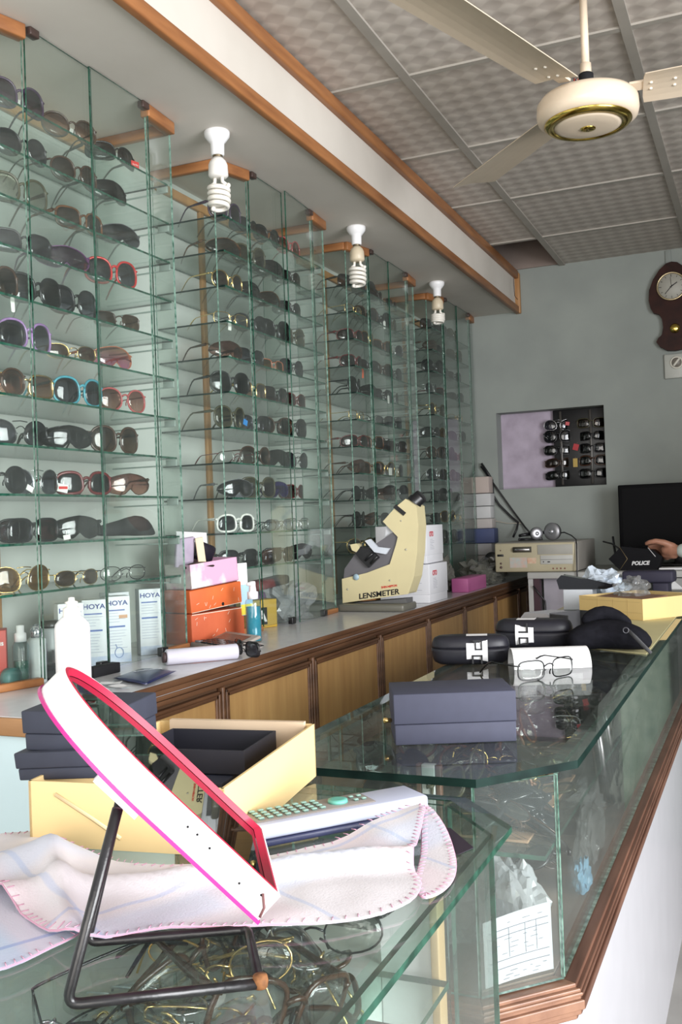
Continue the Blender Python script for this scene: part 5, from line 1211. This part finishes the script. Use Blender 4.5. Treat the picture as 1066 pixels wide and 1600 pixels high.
# remote control
a_r = math.atan2(.155, .120)
r = root('remote_control', 'long pale grey remote control with grey-green rubber keys under the cloth edge', 'remote control', (-.458, .826, G+.0006), math.atan2(.150, .125))
RG = M('remote_silver_blue', (.50, .53, .66), .35, var=.03)
Lr = .192
b = MB(); b.bbox((0, -.004, 0), (Lr, .046, .007), .002); b.build('dark_underside', M('navy_plastic', (.03, .035, .09), .4), r)
b = MB(); b.bbox((0, -.004, .0072), (Lr, .046, .0215), .0035, seg=3); b.build('upper_shell', RG, r)
MB().bbox((.004, .006, .0212), (.135, .043, .0225), .001).build('key_plate', M('taupe_key_plate', (.28, .25, .23), .5), r)
KG = M('grey_green_rubber', (.30, .48, .42), .6)
for i in range(8):
    for j in range(4): MB().bbox((.008+i*.0095, .010+j*.0085, .0225), (.014+i*.0095, .0155+j*.0085, .0248), .0012).build('key', KG, r)
MB().lathe([(.001,0),(.0105,0),(.010,.003),(.006,.0036),(.001,.0030)], c=(.100, .024, .0225), n=24).build('navigation_pad', M('teal_rubber', (.13, .42, .34), .5), r)
for (x, y) in ((.118, .018), (.118, .030), (.127, .018), (.127, .030)): MB().bbox((x-.0025, y-.0025, .0225), (x+.0025, y+.0025, .0248), .0012).build('key', KG, r)
b = MB(); b.prism([(-.325,.935),(-.300,.940),(-.262,.890),(-.270,.868),(-.30,.86)], lambda u, v, w: (u, v, w), G, G+.0005); tag(b.build('dark_card', M('dark_card_m', (.03, .02, .035), .5)), 'small dark card peeping from under the cloth corner near the glass edge', 'card')
# yellow carton with dark boxes
r = root('open_carton', 'open yellow carton holding dark slate boxes behind the table mirror', 'box', (-.681, .768, G), math.radians(8))
K2 = M('bright_yellow_card', (.76, .56, .27), .65, var=.04, scale=5)
w, d_, h, t = .208, .293, .064, .0028
P0 = [(0,0),(w,0),(w,d_),(.0,d_)]
def wallq(b, p, q_, z0, z1a, z1b, th=.0028, mi=0):
    p, q_ = Vector(p), Vector(q_); tn = (q_-p).normalized(); nn_ = Vector((-tn.y, tn.x))*th
    A_ = [(p.x,p.y,z0),(q_.x,q_.y,z0),(q_.x,q_.y,z1b),(p.x,p.y,z1a)]; B_ = [(x+nn_.x, y+nn_.y, z) for x, y, z in A_]
    b.add(A_+B_, [(0,1,2,3),(7,6,5,4),(0,4,5,1),(1,5,6,2),(2,6,7,3),(3,7,4,0)], mi)
b = MB()
for i in range(4): wallq(b, P0[i], P0[(i+1) % 4], 0, h, h)
b.box((.002, .002, 0), (w-.004, d_-.002, .002)); b.build('carton_walls', K2, r)
b = MB(); b.box((.02, d_-.012, h*.5), (w-.01, d_-.004, h+.004)); b.build('back_flap', M('pale_kraft', (.60, .46, .32), .8), r)
b = MB(); b.tube([(.03, -.0006, .052), (.07, -.0006, .030), (.10, -.0006, .012)], .0022, 6, flat=.3); b.build('tape_crease', M('shiny_tape', (.80, .62, .36), .3), r)
def dbox(name, lab, loc, rot, sz, open_=False):
    rr = root(name, lab, 'box', loc, 0, 'dark slate boxes in the near carton', rot=rot)
    if open_:
        b = MB(); X, Y_, Z_ = sz; b.box((0,0,0),(X,.002,Z_)); b.box((0,Y_-.002,0),(X,Y_,Z_)); b.box((0,.002,0),(.002,Y_-.002,Z_)); b.box((X-.002,.002,0),(X,Y_-.002,Z_)); b.box((.002,.002,0),(X-.002,Y_-.002,.002)); b.build('tray', M('black_card', (.016, .016, .024), .6), rr)
    else:
        MB().bbox((0, 0, 0), (sz[0], sz[1], sz[2]*.42), .0015).build('box_base', SLATE, rr); MB().bbox((-.0015, -.0015, sz[2]*.43), (sz[0]+.0015, sz[1]+.0015, sz[2]), .0015).build('box_lid', SLATE, rr)
    return rr
dbox('rigid_box', 'lower slate box tilted in the yellow carton, its end poking out at left', (-.712, .790, G+.056), (math.radians(4), math.radians(-5), math.radians(2)), (.112, .085, .029))
dbox('rigid_box', 'upper slate box stacked on the tilted one in the yellow carton', (-.705, .793, G+.087), (math.radians(3), math.radians(-1), math.radians(5)), (.105, .085, .041))
dbox('rigid_box', 'third slate box lying deeper in the yellow carton, behind the mirror glass', (-.675, .895, G+.004), (0, 0, math.radians(8)), (.130, .125, .030))
dbox('open_tray', 'empty black box tray lying in the far half of the yellow carton', (-.668, .925, G+.036), (0, 0, math.radians(8)), (.135, .105, .026), True)

# ------------------------------------------------------------------ niche rack, desk, computer, monitor, person
RK = root('eyewear_rack', 'black upright eyewear rack standing in the wall niche', 'rack', (-.86, YB+.055, n0z))
MB().bbox((-.125, .020, 0), (.14, .038, n1z-n0z-.002), .002).build('back_board', M('rack_black', (.010, .010, .011), .4), RK)
for x in (-.085, .065): MB().bbox((x-.006, .006, .01), (x+.006, .0195, n1z-n0z-.01), .002).build('notched_strip', M('smoky_acrylic', (.06, .055, .05), .2), RK)
M('red_tag', (.50, .05, .06), .5)
RL = ['top','second','third','fourth','bottom']
for c_i, (x, nm) in enumerate(((-.955, 'left'), (-.79, 'right'))):
    for k in range(5):
        st = [('aviator','silver','greygrad'),('oversize','black','grey'),('square','black','black'),('wrap','brown','brown'),('wrap','black','black')][k] if c_i == 0 else [('square','olive','brown'),('wrap','black','black'),('square','black','grey'),('wayfarer','brown','black'),('square','black','black')][k]
        z = n1z-.105-k*.064
        o = spectacles('sunglasses', f'dark sunglasses on the {nm} column of the niche rack, {RL[k]} row', 'sunglasses', st[0], st[1], st[2], (x+rnd.uniform(-.006, .006), YB+.058, z), 0, 'sunglasses on the niche rack', False, rot=(0, 0, rnd.uniform(-.15, .15)+(.25 if c_i == 0 else 0)))
        for ch in list(o.children):
            if ch.name.startswith('temple'): bpy.data.objects.remove(ch)
        if c_i == 1 and k == 2: price_tag(o, -.082, .035, .028, .032, M('red_tag', (.50, .05, .06), .5), .3, y=-.01)
        if c_i == 0 and k == 3: price_tag(o, .078, .020, .022, .044, M('ochre_tag', (.40, .26, .03), .5), 0, y=-.01)
        if c_i == 0 and k == 0: price_tag(o, .045, .030, .020, .018, MATS['red_tag'], .2, y=-.01)
DT = .862
dk = root('desk', 'low computer desk with greyish top along the back wall', 'desk', (-1.0, 4.42, 0))
MB().bbox((.0, 0, DT-.024), (2.05, .56, DT), .003).build('desk_top', M('grey_desk_laminate', (.30, .30, .28), .35, var=.1), dk)
MB().bbox((.0, -.003, DT-.030), (2.05, .004, DT-.003), .002).build('edge_band', M('dull_white_edge', (.48, .48, .46), .5), dk)
MB().box((.0, .01, 0), (.022, .55, DT-.0245)).build('side_panel', M('side_panel_grey', (.45, .45, .44), .5), dk)
MB().box((.024, .01, 0), (.052, .05, DT-.0245)).build('dark_leg', M('dark_maroon_leg', (.05, .02, .03), .5), dk)
MB().box((.056, .08, .10), (.40, .095, DT-.0245)).build('modesty_panel', M('marbled_lilac_board', (.42, .39, .44), .6, col2=(.34, .32, .36), scale=10), dk)
MB().box((.50, .02, .70), (1.3, .50, .715)).build('under_shelf', MATS['grey_desk_laminate'], dk)
b = MB(); b.tube([(-.975, 4.415, .80), (-.955, 4.42, .77), (-.925, 4.425, .73), (-.922, 4.42, .68), (-.94, 4.42, .64)], .0035, 6); tag(b.build('looped_cable', BLK), 'black cable looping down beside the desk leg', 'cable')
for z, lb in ((.716, 'lower grey carton on the shelf under the desk'), ):
    r = root('grey_carton', 'grey carton with white printed marks on the shelf under the desk', 'box', (-.40, 4.43, .716)); MB().bbox((0, 0, 0), (.30, .22, .055), .003).build('carton', M('grey_carton_m', (.36, .36, .35), .7), r); MB().box((.03, -.001, .012), (.10, -.0005, .035)).build('white_print', WHTM, r)
    r = root('grey_carton', 'upper grey carton with white triangular print, stacked under the desk top', 'box', (-.41, 4.43, .773)); MB().bbox((0, 0, 0), (.30, .22, .055), .003).build('carton', MATS['grey_carton_m'], r); MB().prism([(.02, .008), (.08, .008), (.04, .045)], lambda u, v, w_: (u, w_, v), -.0011, -.0005).build('white_print', WHTM, r)
# computer
pc = root('desktop_computer', 'aged beige desktop computer case lying on the desk with stickers on its front', 'computer', (-1.152, 4.44, DT+.0006), math.radians(-1))
BEI = M('yellowed_beige_plastic', (.46, .41, .28), .45, var=.08, scale=8); STL = M('painted_steel_cover', (.34, .32, .29), .45, var=.06)
MB().bbox((.004, .012, .002), (.378, .44, .134), .003).build('steel_cover', STL, pc)
MB().bbox((0, -.006, 0), (.368, .0115, .132), .006).build('front_bezel', BEI, pc)
MB().bbox((.200, -.0085, .078), (.358, -.0055, .122), .001).build('drive_cover', M('greyed_cover', (.38, .37, .33), .5), pc)
cd = MB().bbox((.212, -.0095, .034), (.358, -.0055, .074), .001).build('cd_drive', M('drive_grey', (.50, .50, .47), .4), pc)
MB().box((.214, -.0100, .054), (.356, -.0096, .0552)).build('tray_gap', BLKM, cd)
b = MB(); b.lathe([(.0005,0),(.003,0),(.002,.001)], n=12, mat=Matrix.Translation((.226, -.0095, .045)) @ R9); b.bbox((.244, -.0105, .042), (.256, -.0094, .047), .0005); b.build('drive_buttons', BLK, cd)
b = MB(); b.tube([(.088, -.006, .102), (.172, -.006, .102)], .013, 16); b.build('floppy_bay_surround', M('dark_bay_plastic', (.07, .065, .05), .5), pc)  # rounded surround of the slot in one dark brown
MB().bbox((.098, -.022, .098), (.166, -.018, .106), .001).build('floppy_slot', SILV, pc)
MB().box((.070, -.0072, .020), (.150, -.0062, .066)).build('sticker', M('faded_sticker', (.42, .50, .48), .6, col2=(.60, .42, .34), scale=40), pc)
MB().box((.152, -.0072, .038), (.192, -.0062, .064)).build('sticker', M('cream_sticker', (.66, .55, .40), .6, col2=(.62, .30, .20), scale=50), pc)
MB().bbox((.012, -.0075, .072), (.042, -.0055, .082), .001).build('usb_ports', BLK, pc)
for (x, z, r_) in ((.028, .040, .005), (.028, .022, .0065), (.028, .100, .003)): MB().lathe([(.0005,0),(r_,0),(r_*.8,.0025),(.0005,.003)], n=16, mat=Matrix.Translation((x, -.006, z)) @ R9).build('button', M('brown_button', (.10, .06, .05), .4), pc)
b = MB()
for x in (.268, .285, .302, .320): b.lathe([(.0005,0),(.004,0),(.003,.001)], n=12, mat=Matrix.Translation((x, -.006, .014)) @ R9)
b.build('audio_jacks', M('red_brown_jack', (.22, .08, .06), .5), pc)
# headphones
hp = root('headphones', 'silver and black headphones lying on the beige computer', 'headphones', (-.955, 4.60, DT+.1352))
b = MB(); b.tube([(-.075+.01, .0, .036), (-.10, -.03, .030), (-.115, -.01, .028), (-.112, .03, .030), (-.06, .05, .034), (.0, .045, .040), (.045, .02, .045)], .0075, 8, flat=.6); b.build('headband', BLK, hp)
b = MB(); b.tube([(-.11, -.03, .012), (-.12, 0, .010), (-.07, .02, .009), (-.01, .0, .010)], .006, 8); b.build('lower_band', BLK, hp)
for (x, y, z, rr_, ry, nm) in ((.040, 0, .0435, .041, -.3, 'near'), (-.035, -.005, .036, .030, .5, 'left')):
    mt = Matrix.Translation((x, y, z)) @ Matrix.Rotation(ry, 4, 'Z') @ Matrix.Rotation(PI/2, 4, 'X')
    e_ = MB().lathe([(.001,0),(rr_,0),(rr_*1.02,.006),(rr_*.9,.013),(rr_*.5,.015),(.001,.013)], mat=mt, n=32).build('ear_cup', M('dull_silver', (.34, .34, .36), .4, .7), hp)
    MB().lathe([(.001,-.016),(rr_*.85,-.016),(rr_*.98,-.010),(rr_*.98,-.0005),(.001,-.0005)], mat=mt, n=32).build('ear_cushion', BLK, hp)
    MB().lathe([(.001,.013),(rr_*.3,.014),(rr_*.25,.018),(.001,.019)], mat=mt, n=20).build('cup_disc', M('bright_disc', (.55, .56, .6), .3, .8), e_)
b = MB(); b.tube([(-.905, 4.60, 1.030), (-.86, 4.60, 1.035), (-.82, 4.56, 1.020), (-.785, 4.47, 1.004), (-.775, 4.425, .985), (-.774, 4.405, .88), (-.775, 4.400, .72)], .003, 6); tag(b.build('headphone_cord', BLK), 'thin black cord running from the headphones over the computer and down', 'cord')
wc = root('webcam', 'round black speaker with white ring beside the computer', 'speaker', (-1.222, 4.66, CZ+.0005))
MB().lathe([(.002,0),(.030,0),(.033,.006),(.033,.080),(.002,.082)], n=28).build('stand', BLKM, wc)
MB().lathe([(.001,-.02),(.032,-.02),(.036,-.01),(.036,.012),(.030,.018),(.001,.018)], mat=Matrix.Translation((.004, -.02, .105)) @ R9, n=32).build('housing', BLK, wc)
MB().lathe([(.008,.018),(.013,.018),(.013,.020),(.008,.020)], mat=Matrix.Translation((.004, -.02, .105)) @ R9, n=24).build('white_ring', WHT, wc)
wc.name = 'round_speaker'
# monitor
mo = root('monitor', 'large black flat monitor standing on the desk against the back wall', 'monitor', (-.37, 4.80, DT+.0006))
MB().bbox((-.268, 0, .060), (.268, .035, .385), .006).build('bezel', M('monitor_black', (.005, .005, .006), .5, spec=.1), mo)
MB().box((-.250, -.0012, .080), (.250, -.0003, .368)).build('screen', M('dark_screen', (.003, .003, .004), .4, spec=.06), mo)
MB().bbox((-.03, .035, .03), (.03, .06, .25), .004).build('neck', BLK, mo)
MB().bbox((-.13, -.06, 0), (.13, .11, .012), .005).build('stand_base', BLK, mo); MB().bbox((-.025, .02, .010), (.025, .05, .065), .003).build('riser', BLK, mo)
# held case
CB = M('satin_black_card', (.006, .006, .008), .4, spec=.15)
r = root('hexagonal_case', 'black hexagonal case lettered POLICE resting on the desk, held by a hand', 'case', (-.618, 4.47, DT+.0008), math.radians(-6))
HX = [(.018, 0), (.085, 0), (.118, .060), (.082, .128), (.030, .124), (-.018, .070)]
b = MB()
b.prism([(0,.0),(.062,.0),(.090,.045),(.060,.112),(.020,.112),(-.022,.052)], lambda u, v, w: (u, w, v), 0, .012)
b = MB(); W_ = .165
sect = [(0, 0), (.062, 0), (.098, .050), (.066, .100), (.010, .108), (-.030, .055)]
b.prism([(-.028,.050),(.020,.0),(.180,.0),(.205,.056),(.165,.088),(.030,.105)], lambda u, v, w: (u, w, v), 0, .07); b.build('case_body', CB, r, bevel=.002)
b = MB(); b.tube([(.020, -.0006, .001), (.055, -.0006, .050), (.022, -.0006, .104)], .0009, 5); b.build('gold_seam', M('dull_gold_line', (.4, .3, .14), .4, .5), r)
b = MB(); b.tube([(.145, -.0006, .098), (.176, -.0006, .058)], .0013, 5); b.build('white_edge', WHTM, r)
text('case_lettering', 'POLICE', .023, M('silver_lettering', (.75, .75, .76), .4), r, (.110, -.0010, .030), (1, 0, .02), (0, 0, 1), .0003, offset=.0010, shear=.25)
b = MB(); b.tube([(-.655, 4.70, 1.005), (-.645, 4.66, .96), (-.63, 4.60, .905), (-.628, 4.58, .875)], .0055, 8); b.tube([(-.70, 4.70, .985), (-.655, 4.66, .975), (-.62, 4.62, .955)], .004, 6); tag(b.build('stiff_cable', BLK), 'crossed stiff black cables rising beside the monitor', 'cable')
b = MB(); b.bbox((-.43, 4.44, DT+.0006), (-.30, 4.54, DT+.010), .002); tag(b.build('white_pad', WHTM), 'thin white pad on the desk under the hand', 'pad')
# ------------------------------------------------------------------ the seated person whose hand holds the case
def capsules(chains, voxel, name, m, parent=None):
    b = MB()
    for ch in chains:
        pts = []; rs = []
        for i in range(len(ch)-1):
            p, q = Vector(ch[i][:3]), Vector(ch[i+1][:3]); r0, r1 = ch[i][3], ch[i+1][3]; k = max(2, int((q-p).length/(min(r0, r1)*.6)))
            for j in range(k): t = j/k; pts.append(p.lerp(q, t)); rs.append(r0+(r1-r0)*t)
        pts.append(Vector(ch[-1][:3])); rs.append(ch[-1][3])
        d0 = (pts[0]-pts[1]).normalized(); d1 = (pts[-1]-pts[-2]).normalized()
        P = [pts[0]+d0*rs[0]*.95, pts[0]+d0*rs[0]*.6]+pts+[pts[-1]+d1*rs[-1]*.6, pts[-1]+d1*rs[-1]*.95]; R_ = [rs[0]*.25, rs[0]*.8]+rs+[rs[-1]*.8, rs[-1]*.25]
        b.tube(P, R_, 14)
    o = b.build(name, m, parent)
    rm = o.modifiers.new('remesh', 'REMESH'); rm.mode = 'VOXEL'; rm.voxel_size = voxel; rm.use_smooth_shade = True
    s = o.modifiers.new('smooth', 'SMOOTH'); s.factor = .5; s.iterations = 4
    return o
SKIN = M('skin', (.42, .20, .13), .5, var=.08, scale=60); SHIRT = M('pale_green_shirt', (.62, .70, .66), .85, var=.04, scale=30)
pr = root('person', 'person in a pale shirt holding the black case on the desk, only hand in view', 'person', (0, 0, 0))
# hand: wrist at (-.36, 4.44, .945); thumb over the top edge, fingers behind and under the case
wx, wy, wz = -.345, 4.43, .945
hand = [
 [(wx+.20, wy-.10, wz-.01, .040), (wx+.06, wy-.02, wz, .029), (wx, wy, wz, .024), (wx-.028, wy+.010, wz+.002, .026), (wx-.052, wy+.020, wz+.004, .024)],
 [(wx-.020, wy+.012, wz-.016, .020), (wx-.058, wy+.036, wz-.014, .019)],
 [(wx-.022, wy+.006, wz+.018, .017), (wx-.058, wy-.004, wz+.036, .0145), (wx-.092, wy-.008, wz+.044, .012), (wx-.118, wy-.004, wz+.040, .0105), (wx-.132, wy+.004, wz+.034, .009)]]
for i, (dz, L1) in enumerate(((.018, .92), (.002, 1.0), (-.016, .93), (-.032, .76))):
    a = (wx-.052, wy+.036+.004*i, wz+dz)
    hand.append([(a[0]+.025, a[1]-.010, a[2]*.6+wz*.4, .012), (a[0], a[1], a[2], .0100), (a[0]-.038*L1, a[1]+.052, a[2]+.004, .0090), (a[0]-.064*L1, a[1]+.060, a[2]+.003, .0080), (a[0]-.086*L1, a[1]+.052, a[2]+.001, .0070)])
SHX, SHY = .22, 4.02
arm = [[(SHX-.16, SHY+.02, 1.16, .052), (SHX-.14, SHY+.12, .95, .044), (wx+.20, wy-.10, wz-.01, .040)]]
torso = [[(SHX, SHY, .55, .130), (SHX, SHY, .75, .125), (SHX, SHY, .98, .140), (SHX, SHY, 1.14, .115)], [(SHX-.16, SHY, 1.16, .058), (SHX, SHY, 1.19, .07), (SHX+.16, SHY, 1.16, .058)],
 [(SHX, SHY, 1.18, .056), (SHX-.01, SHY, 1.28, .052)], [(SHX+.16, SHY, 1.16, .052), (SHX+.20, SHY+.05, .92, .044), (SHX+.05, SHY+.26, .90, .034), (SHX-.02, SHY+.30, .90, .030)],
 [(SHX-.09, SHY, .52, .085), (SHX-.12, SHY+.30, .50, .078), (SHX-.13, SHY+.40, .46, .060), (SHX-.13, SHY+.40, .10, .042)], [(SHX+.09, SHY, .52, .085), (SHX+.12, SHY+.30, .50, .078), (SHX+.13, SHY+.40, .46, .060), (SHX+.13, SHY+.40, .10, .042)]]
hx_, hy_, hz_ = SHX-.02, SHY+.015, 1.385
head = [[(hx_, hy_, hz_+.03, .082), (hx_, hy_+.01, hz_-.005, .078)], [(hx_-.005, hy_+.035, hz_-.03, .058), (hx_-.008, hy_+.045, hz_-.06, .042)], [(hx_-.01, hy_+.082, hz_+.01, .010), (hx_-.012, hy_+.100, hz_-.018, .013)],
 [(hx_-.02, hy_+.082, hz_-.048, .009), (hx_+.004, hy_+.082, hz_-.048, .009)], [(hx_-.082, hy_, hz_-.005, .014), (hx_-.084, hy_-.004, hz_-.025, .010)], [(hx_+.078, hy_, hz_-.005, .014), (hx_+.080, hy_-.004, hz_-.025, .010)]]
lh = [[(SHX-.02, SHY+.30, .90, .028), (SHX-.07, SHY+.33, .90, .026)]]+[[(SHX-.06, SHY+.33, .90+dz, .010), (SHX-.11, SHY+.345, .90+dz, .009), (SHX-.14, SHY+.34, .893+dz*.8, .008)] for dz in (-.022, -.008, .008, .022)]+[[(SHX-.04, SHY+.31, .915, .013), (SHX-.07, SHY+.29, .925, .010)]]
body = capsules(hand+arm+torso+head+lh, .0045, 'body', SKIN, pr)
capsules([[(wx+.020, wy-.006, wz, .033), (wx+.06, wy-.022, wz, .037), (wx+.20, wy-.10, wz-.01, .049), (SHX-.14, SHY+.12, .95, .056), (SHX-.16, SHY+.02, 1.16, .064), (SHX, SHY, 1.17, .09), (SHX+.16, SHY+.0, 1.16, .064), (SHX+.20, SHY+.05, .92, .056), (SHX+.06, SHY+.25, .90, .044)],
 [(SHX, SHY, .56, .150), (SHX, SHY, .78, .142), (SHX, SHY, .98, .155), (SHX, SHY, 1.12, .128)]], .007, 'shirt', SHIRT, pr)
capsules([[(SHX-.09, SHY-.01, .53, .105), (SHX-.12, SHY+.30, .50, .092), (SHX-.13, SHY+.40, .45, .075), (SHX-.13, SHY+.40, .12, .062)], [(SHX+.09, SHY-.01, .53, .105), (SHX+.12, SHY+.30, .50, .092), (SHX+.13, SHY+.40, .45, .075), (SHX+.13, SHY+.40, .12, .062)]], .009, 'trousers', M('dark_trousers', (.05, .05, .06), .85), pr)
capsules([[(SHX-.13, SHY+.38, .045, .044), (SHX-.14, SHY+.50, .038, .037)], ], .007, 'shoe', BLKM, pr); capsules([[(SHX+.13, SHY+.38, .045, .044), (SHX+.14, SHY+.50, .038, .037)]], .007, 'shoe', BLKM, pr)
capsules([[(hx_, hy_-.018, hz_+.045, .088), (hx_, hy_+.025, hz_+.072, .062)], [(hx_, hy_-.045, hz_+.02, .066), (hx_, hy_-.035, hz_-.03, .052)]], .006, 'hair', M('black_hair', (.012, .010, .009), .6), pr)
for s in (-1, 1): MB().lathe([(.001,-.010),(.008,-.006),(.0105,0),(.008,.006),(.001,.010)], c=(hx_-.008+s*.030, hy_+.072, hz_+.012), n=16).build('eye', M('eye_white', (.7, .7, .68), .2), pr)
st = root('stool', 'low black stool under the seated person behind the long showcase', 'stool', (SHX, SHY-.02, 0))
MB().lathe([(.01,.385),(.165,.385),(.172,.395),(.165,.410),(.01,.412)], n=36).build('seat', BLKM, st)
for k in range(4):
    w = PI/4+k*PI/2; MB().tube([(.12*math.cos(w), .12*math.sin(w), .386), (.18*math.cos(w), .18*math.sin(w), .004)], .012, 10).build('leg', SILV, st)
# green thing beyond the showcase at the right
b = MB(); b.bbox((-.19, 3.44, 0), (-.02, 3.74, .72), .01)
tag(b.build('green_crate', M('green_striped_plastic', (.03, .07, .04), .6, col2=(.09, .13, .085), scale=22)), 'green patterned carton standing beyond the long showcase at the right', 'box')
